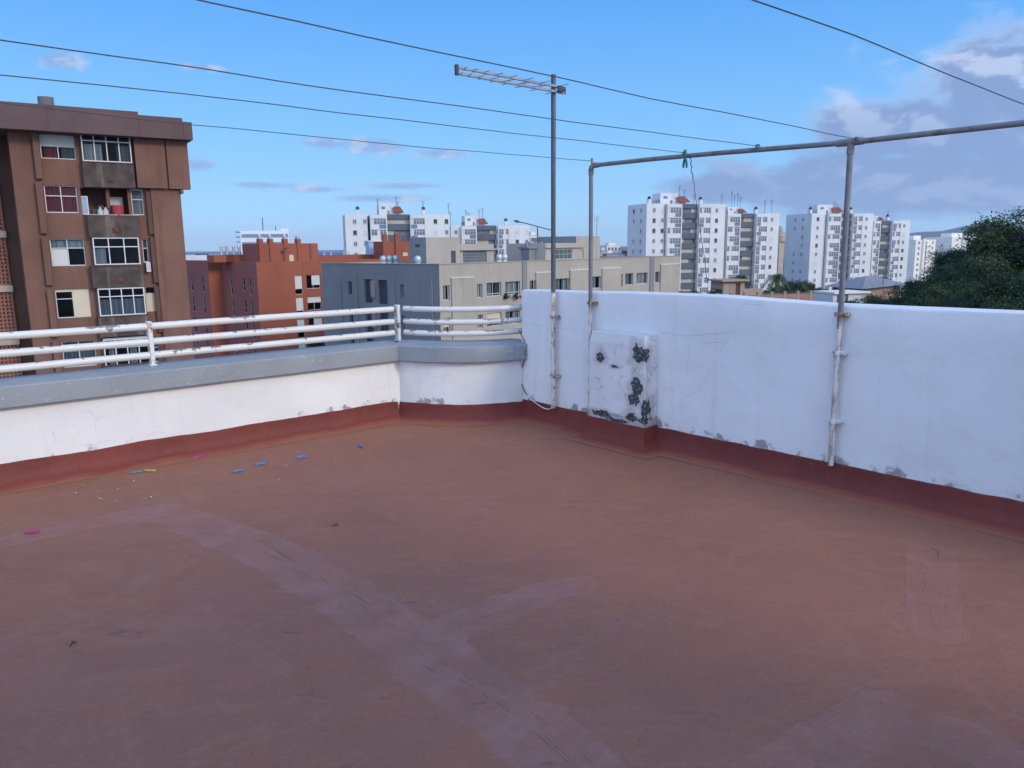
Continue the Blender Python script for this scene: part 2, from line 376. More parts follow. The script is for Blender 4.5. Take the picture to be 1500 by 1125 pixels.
# ---- repaired bands of the floor coating: pixel traces turned into floor points
def fl(px, py): return atz(px, py, 0.).to_2d()
BANDS = [
 ([(-120,812),(0,793),(110,771),(194,751),(233,747)], .11),
 ([(215,752),(233,748),(302,772),(388,805),(474,851),(560,907),(640,968),(705,1014),(774,1065),(825,1110),(870,1160),(930,1230)], .175),
 ([(628,950),(662,915),(740,887),(800,866),(842,855)], .12),
 ([(1362,806),(1364,850),(1368,890),(1373,922)], .125),
 ([(1120,1150),(1171,1116),(1284,1048),(1310,1040)], .13),
 ([(1300,1038),(1342,1055),(1420,1086),(1520,1128)], .13),
 ([(360,941),(378,950)], .035), ([(386,962),(412,978)], .05), ([(148,783),(182,784)], .05), ([(160,803),(176,803)], .03),
 ([(1300,745),(1400,768)], .028),
]
def band_at(p):
    best = (9., 0., .1, 1.)
    for poly, w, st in BANDS_XY:
        s0 = 0.
        for a, b in zip(poly, poly[1:]):
            ab = b-a; L = ab.length; t = max(0., min(1., (p-a).dot(ab)/(L*L))); q = a+ab*t
            d = (p-q).length
            if d/w < abs(best[0])/best[2]:
                sgn = 1. if ab.x*(p.y-a.y)-ab.y*(p.x-a.x) > 0 else -1.
                best = (sgn*d, s0+t*L, w, st)
            s0 += L
    return best
BANDS_XY = [([fl(*q) for q in poly], w, (1., 1., .9, .65, .6, .6, .5, .6, .5, .5, .9)[k]) for k, (poly, w) in enumerate(BANDS)]
def floor_mat():
    m, nt, b = _nt('terrace_coating'); co = objco(nt)
    at = _n(nt, 'ShaderNodeAttribute', attribute_name='band'); sp = _n(nt, 'ShaderNodeSeparateXYZ'); _lk(nt, at.outputs['Vector'], sp.inputs[0])
    age = _n(nt, 'ShaderNodeAttribute', attribute_name='band_age').outputs['Fac']
    big = noise_(nt, co, .75, 5, .6); mid = noise_(nt, co, 3.2, 5, .62); fine = noise_(nt, co, 95., 4, .7)
    strk = noise_(nt, mapping(nt, co, (3.2, 17., 1), rot=(0, 0, math.radians(-6))), 1.5, 5, .65)
    col = mix(nt, mapr(nt, big, .3, .7), FLOOR_A, FLOOR_B)
    col = mix(nt, mapr(nt, mid, .42, .72, 0, .5), col, FLOOR_C)
    col = mix(nt, mapr(nt, strk, .48, .76, 0, .20), col, sc3(FLOOR_A, .68))
    blo = noise_(nt, mapping(nt, co, (1., 2.2, 1), rot=(0, 0, math.radians(-9))), 5.5, 6, .7, .3)
    col = mix(nt, mapr(nt, blo, .40, .70, 0, .24), col, FLOOR_D)
    g2 = noise_(nt, co, 38., 5, .75)
    col = mix(nt, mapr(nt, fine, .52, .66, 0, .42), col, sc3(FLOOR_B, 1.35)); col = mix(nt, mapr(nt, g2, .55, .70, 0, .42), col, sc3(FLOOR_A, .55)); col = mix(nt, mapr(nt, g2, .43, .32, 0, .25), col, sc3(FLOOR_B, 1.3))
    u = sp.outputs[0]
    e = math_(nt, 'ADD', u, math_(nt, 'MULTIPLY', math_(nt, 'SUBTRACT', noise_(nt, co, 8., 7, .7), .5), 1.0))
    msk = mapr(nt, e, .96, .86)
    cv = _n(nt, 'ShaderNodeCombineXYZ'); _lk(nt, math_(nt, 'MULTIPLY', sp.outputs[2], 46.), cv.inputs[0]); _lk(nt, math_(nt, 'MULTIPLY', sp.outputs[1], 2.4), cv.inputs[1])
    trow = noise_(nt, cv.outputs[0], 1.0, 5, .62, 1.2)
    pc = mix(nt, mapr(nt, math_(nt, 'ADD', math_(nt, 'MULTIPLY', trow, .45), math_(nt, 'MULTIPLY', mid, .55)), .36, .66), BAND_A, BAND_B)
    wear = mapr(nt, noise_(nt, co, 4.6, 6, .7), .36, .62, .30, 1.)
    col = mix(nt, math_(nt, 'MULTIPLY', math_(nt, 'MULTIPLY', msk, wear), math_(nt, 'MULTIPLY', age, .88)), col, pc)
    ridge = math_(nt, 'MULTIPLY', math_(nt, 'MULTIPLY', math_(nt, 'MULTIPLY', mapr(nt, trow, .56, .63), msk), mapr(nt, u, .65, .25)), mapr(nt, big, .36, .5))
    col = mix(nt, math_(nt, 'MULTIPLY', ridge, .6), col, sc3(BAND_A, .42))
    # scuffs and grime
    sm = noise_(nt, mapping(nt, co, (3., 7.5, 1), rot=(0, 0, .35)), 1., 3, .55)
    sg = noise_(nt, mapping(nt, co, (16., 46., 1), rot=(0, 0, .35)), 1., 3, .6)
    gr = math_(nt, 'MULTIPLY', mapr(nt, sm, .63, .73), mapr(nt, sg, .46, .60))
    pt = noise_(nt, mapping(nt, co, (1., 1.7, 1), loc=(3, 1, 0), rot=(0, 0, .5)), 1.15, 6, .62, .6)
    col = mix(nt, mapr(nt, pt, .52, .60, 0, .12), col, sc3(FLOOR_A, .68)); col = mix(nt, mapr(nt, pt, .40, .35, 0, .10), col, sc3(FLOOR_B, 1.22))
    ring = math_(nt, 'MULTIPLY', mapr(nt, pt, .505, .52), mapr(nt, pt, .545, .525)); col = mix(nt, math_(nt, 'MULTIPLY', ring, .07), col, (.35, .25, .21))
    col = mix(nt, math_(nt, 'MULTIPLY', gr, .5), col, (.06, .05, .055))
    vor = _n(nt, 'ShaderNodeTexVoronoi'); vor.inputs['Scale'].default_value = 3.0; _lk(nt, co, vor.inputs['Vector'])
    spk = math_(nt, 'MULTIPLY', mapr(nt, vor.outputs['Distance'], .022, .014), mapr(nt, noise_(nt, co, .9, 2), .45, .5))
    col = mix(nt, math_(nt, 'MULTIPLY', spk, .8), col, (.05, .04, .04))
    _lk(nt, col, b.inputs['Base Color'])
    _lk(nt, mapr(nt, mid, .3, .7, .60, .78), b.inputs['Roughness']); b.inputs['Specular IOR Level'].default_value = .32
    h = math_(nt, 'ADD', math_(nt, 'ADD', math_(nt, 'MULTIPLY', fine, .30), math_(nt, 'MULTIPLY', g2, .45)), math_(nt, 'ADD', math_(nt, 'MULTIPLY', strk, .14), math_(nt, 'MULTIPLY', math_(nt, 'MULTIPLY', trow, msk), .9)))
    bump(nt, b, h, .45, .006)
    return m
FLOOR_A = (.238, .096, .058); FLOOR_B = (.278, .114, .069); FLOOR_C = (.295, .115, .066)
BAND_A = (.262, .114, .088); BAND_B = (.325, .156, .124); FLOOR_D = (.205, .083, .054)

def inside_terrace(x, y, pad):
    if (x-WP.p[0])*WP.n[0]+(y-WP.p[1])*WP.n[1] < -pad: return False
    if x < CA.x+.05 and (x-LP.p[0])*LP.n[0]+(y-LP.p[1])*LP.n[1] < -pad: return False
    if CA.x-.05 < x < CB.x+.1 and (Vector((x, y))-CC).length < CR-pad: return False
    return y < 7.4
def build_floor():
    xs0, xs1, ys0, ys1, st = -6.5, 6.5, -4., 7.4, .033
    nx = int(round((xs1-xs0)/st)); ny = int(round((ys1-ys0)/st))
    vid = {}; v = []; f = []
    def V(i, j):
        k = (i, j)
        if k not in vid:
            x = xs0+i*st; y = ys0+j*st
            vid[k] = len(v); v.append((x, y, -.003+.002*jit(x*.6, y*.6, 3.)+.0008*jit(x*3, y*3, 9.)))
        return vid[k]
    for i in range(nx):
        for j in range(ny):
            if inside_terrace(xs0+(i+.5)*st, ys0+(j+.5)*st, .12): f.append((V(i, j), V(i+1, j), V(i+1, j+1), V(i, j+1)))
    me = bpy.data.meshes.new('floor'); me.from_pydata(v, [], f); me.materials.append(floor_mat())
    me.polygons.foreach_set('use_smooth', [True]*len(f))
    a = me.attributes.new('band', 'FLOAT_VECTOR', 'POINT')
    buf = []; sb = []
    for p in v:
        d_, s_, w_, st_ = band_at(Vector(p[:2])) if p[1] > .9 and abs(p[0]) < .75*p[1]+1.3 else (9., 0., .1, 1.)
        sb.append(st_); buf.extend((min(abs(d_)/w_, 4.), s_, d_))
    a.data.foreach_set('vector', buf); a2 = me.attributes.new('band_age', 'FLOAT', 'POINT'); a2.data.foreach_set('value', sb); me.update()
    o = bpy.data.objects.new('floor', me); COL.objects.link(o)
    tag(o, 'worn terracotta red terrace floor with mauve repair bands', 'floor', kind='structure')

def skirt(parent, pts, nrm, closed_top=.172, seed=0., zt=None):
    """coved red skirting swept along pts; nrm = outward direction at each point"""
    mb = MB(); secs = []; s = 0.
    for k, (p, n) in enumerate(zip(pts, nrm)):
        if k: s += (Vector(p)-Vector(pts[k-1])).length
        t = closed_top+.009*jit(s*2.1, seed, 0.)+.006*jit(s*7., seed, 5.)
        w = 1+.15*jit(s*1.3, seed, 8.)
        prof = [(.17*w, -.001), (.13*w, .0025), (.085*w, .010), (.055*w, .024), (.032, .050), (.020, .09), (.014, .13), (.011, t-.006), (.006, t), (-.004, t)]
        secs.append([(p[0]+n[0]*o, p[1]+n[1]*o, z) for o, z in prof])
    loft(mb, secs, caps=False)
    return mb.build('skirting', 'red_paint', parent, smooth=True)
def ribbon(mb, pts, n, w=.0016):
    """thin crack line lying on a face with outward normal n"""
    pts = [Vector(p)+Vector(n)*.0015 for p in pts]; out = []
    for a, b in zip(pts, pts[1:]):
        L = max(2, int((b-a).length/.025))
        for k in range(L):
            q = a.lerp(b, k/L); tt = Vector(n).cross(Vector((0, 0, 1)))
            out.append(q+Vector((0, 0, 1))*(.016*jit(q.x*8, q.y*8, q.z*8)+.006*jit(q.x*31, q.y*31, q.z*31))+tt*(.016*jit(q.x*8+5, q.y*8, q.z*8)+.005*jit(q.x*33, q.y*31+4, q.z*31)))
    out.append(pts[-1]); n = Vector(n)
    for k, (a, b) in enumerate(zip(out, out[1:])):
        gap = .18 if jit(a.x*6, a.y*6, a.z*6+2) < -.22 else 1.
        t = (b-a).normalized(); s = n.cross(t).normalized()*(gap*w*(.55+.6*abs(jit(a.x*9, a.y*9, k*.3))))
        mb.quad(a-s, b-s, b+s, a+s)

WALL_TOP = [(-.1, 1.197), (.4, 1.206), (1.3, 1.224), (2.05, 1.231), (2.5, 1.219), (2.9, 1.209), (4., 1.216), (7., 1.22)]
def frame_of(pl): return (pl.p[0], pl.p[1], 0.), math.atan2(pl.d[1], pl.d[0])
def build_terrace():
    M['white_wall'] = plaster('white_plaster', (.70, .70, .71), .17, .86)
    M['white_parapet'] = plaster('parapet_plaster', (.71, .70, .68), .16, .66, seed=4.)
    M['red_paint'] = red_paint('red_waterproof_paint'); M['grey_coat'] = grey_paint('grey_coping_paint')
    M['crack'] = plain('crack_grey', (.27, .27, .29), .9)  # dark grey of the hairline crack lines
    M['rail'] = chipped('white_rail_paint', (.62, .60, .555), (.20, .18, .17), .625, 7.)
    M['post_rust'] = chipped('rusty_post_paint', (.66, .64, .61), (.16, .07, .035), .60, 16., False, (.36, .20, .12))
    build_floor()
    # ---- tall white wall on the right
    loc, rz = frame_of(WP)
    w = empty('boundary_wall', loc, rz, 'tall white plastered wall on the right with hairline cracks and a red skirting', 'wall')
    mb = MB(); secs = []; T = .17; u = -.03
    while u < 7.01:
        zt = interp(WALL_TOP, u)+.004*jit(u*2.2, 1., 0.)
        row = [(u, .004*jit(u*1.1, z*1.3, 2.)+.0015*jit(u*5, z*5, 7.), z) for z in (-.3, .1, .3, .5, .7, .9, 1.05, zt-.022)]
        row += [(u, .005, zt-.008), (u, .016, zt-.001), (u, .05, zt+.003), (u, T-.03, zt+.002), (u, T-.005, zt-.012), (u, T, zt-.04), (u, T, -.3)]
        secs.append(row); u += .08
    loft(mb, secs); mb.build('plaster', 'white_wall', w, smooth=True)
    pts = [(-.08+.06*k, 0) for k in range(120)]
    skirt(w, pts, [(0, -1)]*len(pts), .172, 1.)
    mbc = MB(); inv = Matrix.Translation(loc) @ Matrix.Rotation(rz, 4, 'Z'); inv = inv.inverted()
    for tr in ([(768,474),(800,478),(830,482),(858,484)], [(967,489),(1010,492),(1050,490),(1071,487),(1081,454),(1091,447),(1121,449)],
               [(996,629),(999,584),(1026,572),(1037,549),(1055,515),(1064,500)], [(970,567),(985,570),(1007,569)], [(768,520),(790,517),(806,508)],
               [(1010,505),(1004,560),(1010,567)], [(1030,503),(1060,502)], [(1136,474),(1140,478)]):
        mbc = MB(); ribbon(mbc, [inv @ WP.at(*q) for q in tr], (0, -1, 0), .0009); mbc.build('crack', 'crack', w)
    # ---- peeling pier
    D = .16
    def pu(px, py): return WP.uz(px, py, D)
    sp = []
    for (px, py, rx, rz_) in ((877,522,9,9),(936,523,11,15),(947,528,4,12),(934,569,10,14),(931,585,9,9),(881,606,15,5),(925,611,17,9),(944,600,8,16),(905,616,22,4),(940,617,16,7),(903,538,7,3)):
        a = pu(px, py); k = 6.2/1127; sp.append((a[0]-.955, a[1], rx*k*1.15, rz_*k))
    M['pier_plaster'] = plaster('peeling_plaster', (.66, .64, .64), .18, 1.6, sp, 2.)
    pr = empty('plaster_pier', WP.pt(.955, 0, 0), rz, 'short square pier against the white wall, its plaster peeling in dark patches', 'pier')
    mb = MB(); W_ = .59; secs = []
    for k in range(13):
        z = -.02+(.905+.02)*k/12
        b = [(0, 0)]+[(.0, -D*j/3) for j in range(1, 3)]+[(.0, -D+.012), (.012, -D)]+[(W_*j/8, -D) for j in range(1, 8)]+[(W_-.012, -D), (W_, -D+.012)]+[(W_, -D*j/3) for j in (2, 1)]+[(W_, 0)]
        top = .016 if k == 12 else 0.
        secs.append([(x+.005*jit(x*6, y*6, z*6)+(top if x < .3 else -top)*.6, y+.006*jit(x*7+3, y*7, z*7)+(top if y < -.1 else 0), z) for x, y in b])
    loft(mb, secs, caps=False); mb.f.append([len(mb.v)-len(secs[0])+j for j in range(len(secs[0]))]); mb.mi.append(0)
    mb.build('plaster', 'pier_plaster', pr, smooth=False)
    path = [(0, 0), (0, -D), (W_, -D), (W_, 0)]; P2 = []; N2 = []
    for (a, b, n) in ((path[0], path[1], (-1, 0)), (path[1], path[2], (0, -1)), (path[2], path[3], (1, 0))):
        for k in range(9):
            t = k/8; nn = list(n)
            if k == 0 and a != path[0]: nn = [(-1 if a[0] == 0 else 1), -1]
            if k == 8 and b != path[3]: nn = [(-1 if b[0] == 0 else 1), -1]
            P2.append((a[0]+(b[0]-a[0])*t, a[1]+(b[1]-a[1])*t)); N2.append(nn)
    skirt(pr, P2, N2, .19, 5.)
    # ---- low parapet on the left
    loc, rz = frame_of(LP); inv = (Matrix.Translation(loc) @ Matrix.Rotation(rz, 4, 'Z')).inverted()
    UE = 3.235
    p = empty('parapet_wall', loc, rz, 'low straight white parapet on the left with a grey coping and red skirting', 'parapet')
    mb = MB(); secs = []
    u = -4.
    us = []
    while u < UE: us.append(u); u += .1
    us.append(UE)
    for u in us:
        secs.append([(u, .004*jit(u*1.1, z*1.5, 22.)+.0015*jit(u*5, z*5, 27.), z) for z in (-.3, .1, .25, .4, .5, .575)]+[(u, .26, .575), (u, .26, -.3)])
    loft(mb, secs); mb.build('plaster', 'white_parapet', p, smooth=True)
    def coping_prof(s, seed):
        q = .0045
        return [(.012, .556), (-.046+q*jit(s*1.7, seed, 0), .552+q*jit(s*2, seed, 3)), (-.055+q*jit(s*1.7, seed, 0), .562), (-.058+q*jit(s*1.5, seed, 1), .62), (-.056+q*jit(s*1.5, seed, 2), .694+q*jit(s*1.4, seed, 4)),
                (-.048, .703+q*jit(s*1.4, seed, 4)), (.12, .731+q*jit(s*1.3, seed, 5)), (.27, .722), (.295, .705), (.30, .55)]
    mb = MB(); secs = [[(u, o, z) for o, z in coping_prof(u, 31.)] for u in us]
    loft(mb, secs); mb.build('coping', 'grey_coat', p, smooth=True)
    pts = [(-4+.06*k, 0) for k in range(121)]; pts = [q for q in pts if q[0] < UE+.02]
    skirt(p, pts, [(0, -1)]*len(pts), .168, 9.)
    mbc = MB()
    for tr in ([(120,604),(133,601),(141,615),(139,625),(141,641)], [(141,615),(152,609)], [(77,633),(81,643),(77,655)], [(215,640),(224,634),(240,633)], [(100,655),(140,650),(175,643)]):
        mbc = MB(); ribbon(mbc, [inv @ LP.at(*q) for q in tr], (0, -1, 0), .0010); mbc.build('crack', 'crack', p)
    # ---- bowed corner parapet
    c = empty('curved_parapet', (CC.x, CC.y, 0), 0, 'short bowed white parapet in the corner between the straight parapet and the tall wall', 'parapet')
    O = Vector((CC.x, CC.y, 0)); N = 28
    def cp(t, o, z): return curve_pt(t, o, z)-O
    ts = [k/N for k in range(N+1)]
    mb = MB(); secs = [[cp(t, -.004*jit(t*3, z*1.5, 41.), z) for z in (-.3, .1, .25, .4, .5, .575)]+[cp(t, -.26, .575), cp(t, -.26, -.3)] for t in ts]
    loft(mb, secs); mb.build('plaster', 'white_parapet', c, smooth=True)
    mb = MB(); ts2 = [-.03+1.065*k/N for k in range(N+1)]
    secs = [[cp(t, -o+.004, z+.003) for o, z in coping_prof(t*1.3, 51.)] for t in ts2]
    loft(mb, secs); mb.build('coping', 'grey_coat', c, smooth=True)
    P3 = [cp(t, 0, 0) for t in ts]; N3 = [(cp(t, 1, 0)-cp(t, 0, 0)).to_2d() for t in ts]
    skirt(c, [(q.x, q.y) for q in P3], N3, .16, 13.)
    mbc = MB()
    for tr in ([(605,556),(621,548),(629,547),(637,551),(656,551),(667,548)], [(590,575),(600,578),(612,581)]):
        mbc = MB()
        for a, b in zip(tr, tr[1:]):
            q = []
            for (x, y) in (a, b):
                t = (x-587)/(766-587); z = aty(x, y, curve_pt(t, 0, 0).y)[2]; q.append(cp(t, 0, z))
            n = (cp((a[0]-587)/179, 1, 0)-cp((a[0]-587)/179, 0, 0)); ribbon(mbc, q, n, .0010)
        mbc.build('crack', 'crack', c)
    # ---- railings
    RZ = (1.026, .908, .802); RR = .0275; BK = .125
    r = empty('metal_railing', loc, rz, 'three bar white tube railing with chipped paint on the straight grey coping', 'railing')
    def wob(u, s): return .004*jit(u*.9, s, 77.)
    for i, z in enumerate(RZ):
        mb = MB(); mb.tube([(-4+.2*k, BK+wob(k*.2, i), z+wob(k*.2, i+5)) for k in range(37)]+[(UE+.03, BK, z)], RR, 12)
        mb.build('rail', 'rail', r, smooth=True)
    for px, py in ((222, 520), (583, 495), (-160, 560)):
        u = LP.uz(px, py, -BK)[0]; mb = MB()
        mb.box(u-.015, u+.015, BK-.036, BK+.03, .735, 1.064); mb.box(u-.025, u+.025, BK-.045, BK+.04, .724, .735)
        mb.build('post', 'post_rust', r, bevel=.004)
    r2 = empty('curved_railing', (CC.x, CC.y, 0), 0, 'bowed white tube railing in the corner ending at the tall wall', 'railing')
    for i, z in enumerate(RZ):
        mb = MB(); mb.tube([curve_pt(-.02+1.13*k/24, -BK, z+.004)-O for k in range(25)], RR-.0005, 12)
        mb.build('rail', 'rail', r2, smooth=True)

def bracket(parent, u, z, y, r, mat='bracket'):
    """pipe clamp: wrapped band with two bolted ears and bolts"""
    mb = MB(); mb.tube([(u, y, z-.013), (u, y, z+.013)], r+.004, 14)
    for s in (-1, 1):
        mb.box(min(u+s*r, u+s*(r+.026)), max(u+s*r, u+s*(r+.026)), y+.004, y+.02, z-.013, z+.013)
        mb.tube([(u+s*(r+.014), y-.006, z), (u+s*(r+.014), y+.03, z)], .007, 6)
    mb.box(u-r-.024, u+r+.024, y+.0205, .004, z-.010, z+.010)
    return mb.build('pipe_clamp', mat, parent, bevel=.0015)
def peg(label, group, mat, loc, rz, rx=0., opn=.10, size=1., cat='clothes peg', wood=False):
    """sprung clothes peg: two wedge arms and a wire spring, lying on its side or hanging"""
    o = empty('clothes_peg', loc, 0, label, cat, group); o.rotation_euler = (rx, 0, rz); k = size
    for s in (-1, 1):
        mb = MB(Matrix.Rotation(s*opn/2, 4, 'Z'))
        # lying flat: x along the peg, y sideways, z up
        prof = [(-.042, .002), (-.040, .009), (-.012, .0085), (.0, .0045), (.012, .0075), (.03, .0085), (.045, .004), (.046, .0015), (.02, .0012), (0, .0008), (-.01, .0015)]
        mb.poly([(x*k, s*y*k, .011*k) for x, y in (prof if s > 0 else prof[::-1])]); mb.poly([(x*k, s*y*k, .001*k) for x, y in (prof[::-1] if s > 0 else prof)])
        n = len(prof)
        for j in range(n):
            a, b = prof[j], prof[(j+1) % n]
            mb.quad((a[0]*k, s*a[1]*k, .001*k), (b[0]*k, s*b[1]*k, .001*k), (b[0]*k, s*b[1]*k, .011*k), (a[0]*k, s*a[1]*k, .011*k))
        mb.build('arm', mat, o)
    mb = MB(); mb.tube([(.004*math.cos(a)*k, .0045*math.sin(a)*k, (.0015+.0007*a)*k) for a in [j*.7 for j in range(20)]], .0012*k, 5)
    mb.build('spring', 'steel', o)
    return o

def build_fittings():
    M['mast'] = pole_mat('mast_steel', 1.19, (.085, .095, .115), (.62, .58, .52))
    M['pipe'] = pole_mat('galvanised_pipe', 1.10, (.17, .175, .19), (.60, .575, .55), .02)
    M['bar'] = chipped('weathered_pipe', (.165, .165, .175), (.11, .085, .07), .60, 11., False, (.15, .12, .10), .5)
    M['bracket'] = chipped('rusty_clamp', (.52, .48, .43), (.15, .075, .04), .50, 30., False, (.30, .17, .09))
    M['bracket_painted'] = chipped('painted_clamp', (.66, .65, .63), (.15, .08, .05), .62, 40., False, (.36, .25, .17))
    M['alu'] = plain('dull_aluminium', (.27, .28, .31), .45, .6); M['black_plastic'] = plain('dark_plastic', (.03, .035, .05), .5)
    M['steel'] = plain('spring_steel', (.3, .3, .32), .35, .8); M['wire'] = plain('line_wire', (.035, .045, .055), .6)
    M['cable_black'] = plain('cable_black', (.02, .02, .025), .5); M['cable_white'] = plain('cable_white', (.62, .62, .60), .55)
    for n, c in dict(blue=(.035, .20, .50), green=(.06, .26, .24), yellow=(.42, .38, .10), pink=(.45, .03, .18), teal=(.02, .14, .17), wood=(.20, .18, .17)).items():
        M['peg_'+n] = plain('peg_'+n, c, .45)
    loc, rz = frame_of(WP)
    Y = -.055
    # ---- antenna on its mast
    a = empty('tv_antenna', WP.pt(.437, 0, 0), rz, 'television antenna with short rods on a tall dark mast clamped to the white wall', 'antenna')
    mb = MB(); mb.tube([(0, Y, .165), (0, Y, 1.6), (.004, Y, 3.0)], .0200, 16); mb.build('mast', 'mast', a, smooth=True)
    bracket(a, 0, .985, Y, .0200); bracket(a, 0, .455, Y, .0200)
    inv = (Matrix.Translation(WP.pt(.437, 0, 0)) @ Matrix.Rotation(rz, 4, 'Z')).inverted()
    T0 = aty(818, 131, 6.74); T1 = aty(669, 101, 6.0); T1.z = T0.z+.004
    m0 = inv @ T0; m1 = inv @ T1; ax = (m1-m0); Lb = ax.length; ax.normalize(); sd = Vector((ax.y, -ax.x, 0)).normalized(); up = Vector((0, 0, 1))
    R3 = Matrix((ax, sd, up)).transposed().to_4x4(); R3.translation = m0
    for k, z in enumerate((.021, -.021)):
        mb = MB(R3); mb.box(-.07, Lb, -.009, .009, z-.010, z+.010); mb.build('boom', 'alu', a, bevel=.002)
    xs = [.02, .12, .22, .31, .40, .48, .56, .63, .70, .77, .83, .89, .94, .99, 1.03, 1.07]; hl = [.135, .13, .12, .112, .105, .098, .09, .084, .078, .072, .066, .06, .055, .05, .046, .042]
    for k, (x, h) in enumerate(zip(xs, hl)):
        x = x*Lb/1.1; mb = MB(R3); s = 1 if k % 2 else -1
        mb.tube([(x, 0, .021), (x, s*h, .021)], .0032, 6); mb.build('element', 'alu', a)
        mb = MB(R3); mb.tube([(x, 0, -.021), (x, -s*h, -.021)], .0032, 6); mb.build('element', 'alu', a)
    mb = MB(R3); mb.box(-.08, -.066, -.012, .012, -.03, .03); mb.build('end_block', 'black_plastic', a, bevel=.004)
    mb = MB(R3); mb.box(Lb-.012, Lb+.012, -.013, .013, -.038, .038); mb.build('end_cap', 'black_plastic', a, bevel=.003)
    mb = MB(R3); mb.box(-.035, .025, -.032, -.012, -.022, .022); mb.build('mast_clamp', 'black_plastic', a, bevel=.003)
    # ---- clothes line frame
    f = empty('clothesline_frame', WP.pt(.875, 0, 0), rz, 'weathered grey pipe frame for clothes lines fixed along the tall white wall', 'clothesline frame')
    zb = 2.232; U2 = 2.995-.875
    mb = MB(); mb.tube([(0, Y, .165), (0, Y, 1.2), (-.003, Y, zb-.06)], .0165, 14); mb.build('post', 'pipe', f, smooth=True)
    mb = MB(); mb.tube([(U2+.004, Y, .17), (U2+.004, Y, 1.2), (U2, Y, zb-.10)], .0175, 14); mb.build('post', 'pipe', f, smooth=True)
    mb = MB(); mb.tube([(U2+3.2, Y, .17), (U2+3.2, Y, zb-.10)], .0175, 14); mb.build('post', 'pipe', f, smooth=True)
    mb = MB(); mb.tube([(.05, Y, zb), (.6, Y, zb-.002), (1.2, Y, zb-.012), (U2, Y, zb-.035), (U2+1.2, Y, zb-.03), (U2+3.3, Y, zb-.02)], .0165, 14); mb.build('crossbar', 'bar', f, smooth=True)
    mb = MB(); mb.tube([(-.003, Y, zb-.075), (-.003, Y, zb-.03), (.006, Y, zb-.010), (.024, Y, zb), (.075, Y, zb)], [.0215, .021, .021, .021, .021], 14); mb.build('elbow', 'bar', f, smooth=True)
    mb = MB(); zt = zb-.035
    mb.tube([(U2-.085, Y, zt+.001), (U2-.075, Y, zt+.001), (U2+.075, Y, zt+.001)], .0215, 14); mb.tube([(U2, Y, zt), (U2, Y, zt-.05), (U2, Y, zt-.07)], [.0215, .0215, .0235], 14)
    mb.build('tee', 'bar', f, smooth=True)
    bracket(f, 0, 1.125, Y, .0165, 'bracket'); bracket(f, U2+.004, 1.152, Y, .0175, 'bracket')
    bracket(f, U2+.004, .909, Y, .0175, 'bracket_painted'); bracket(f, U2+.004, .463, Y, .0175, 'bracket_painted')
    mb = MB(); mb.tube([(U2-.045, -.012, .175), (U2-.046, -.012, .5), (U2-.043, -.012, .9)], .011, 8); mb.build('conduit', 'white_wall', f, smooth=True)
    # ---- the lines, strung across the terrace toward the left
    nd = WP.n
    WL = [('topmost dark clothes line, leaving the frame at its second post', [(1255,204),(1100,172),(950,144),(815,112.5),(750,99),(640,76),(530,52.5),(430,30),(295,0)]),
          ('second clothes line from the top, reaching the crossbar between the two posts', [(1110,214),(980,197),(815,175),(750,166),(500,132.5),(240,92),(0,59)]),
          ('third clothes line from the top, reaching the crossbar beside the teal peg', [(1003,224),(815,202),(750,195),(500,165),(270,137),(0,110)]),
          ('lowest clothes line, ending at the elbow of the pipe frame', [(869,235.2),(858,235),(750,226.5),(600,214),(500,204),(350,189),(283,183)]),
          ('clothes line at the upper right, running to the crossbar beyond the second post', [(1578,181),(1500,153),(1375,103),(1250,51.5),(1105,0)])]
    for lab, tr in WL:
        s = WP.at(*tr[0], o=.055); wp = Plane((s.x, s.y), nd)
        pts = [wp.at(*q) for q in tr]
        if tr[0][0] > 1500: pts[0].z = 2.21
        d = (pts[-1]-pts[-3]).normalized()*1.0; e = pts[-1]
        pts += [e+d*.8+Vector((0, 0, .012)), e+d*2.+Vector((0, 0, .05)), e+d*4.5+Vector((0, 0, .16))]
        # resample with small kinks
        out = []
        for A, B in zip(pts, pts[1:]):
            n = max(2, int((B-A).length/.12))
            for k in range(n):
                q = A.lerp(B, k/n); out.append(q+Vector((0, 0, .0028*jit(q.x*3, q.y*3, s.x*9))))
        out.append(pts[-1]); mb = MB(); o0 = out[0].copy()
        mb.tube([q-o0 for q in out], .0021, 6)
        # a turn of wire round the crossbar
        dd = Vector((WP.d[0], WP.d[1], 0)); nn = Vector((nd[0], nd[1], 0)); 
        if tr[0][0] != 869: mb.tube([dd*(-.006+.004*j/6)+nn*.0195*math.cos(j*.52)+Vector((0, 0, .0195*math.sin(j*.52)-.008)) for j in range(26)], .0027, 5)
        o = mb.build('clothes_line', 'wire', None, smooth=True, loc=o0)
        tag(o, lab, 'clothes line', 'clothes lines')
    # ---- pegs left on the frame
    q = WP.at(870, 233, o=.055)
    p1 = peg('grey wooden peg clipped on the crossbar next to its elbow', 'pegs on the crossbar', 'peg_wood', (0, 0, 0), 0)
    p1.matrix_world = Matrix.Translation(q+Vector((nd[0]*.030, nd[1]*.030, -.040))) @ Matrix.Rotation(rz, 4, 'Z') @ Matrix.Rotation(math.radians(90), 4, 'Y') @ Matrix.Scale(1.1, 4)
    q = WP.at(1008, 229, o=.055)
    p2 = peg('teal plastic peg clipped open over the crossbar above the dangling string', 'pegs on the crossbar', 'peg_teal', (0, 0, 0), 0, opn=.30)
    p2.matrix_world = Matrix.Translation(q+Vector((nd[0]*.026, nd[1]*.026, -.018))) @ Matrix.Rotation(rz, 4, 'Z') @ Matrix.Rotation(math.radians(90), 4, 'X') @ Matrix.Rotation(math.radians(-90), 4, 'Z') @ Matrix.Scale(1.45, 4)
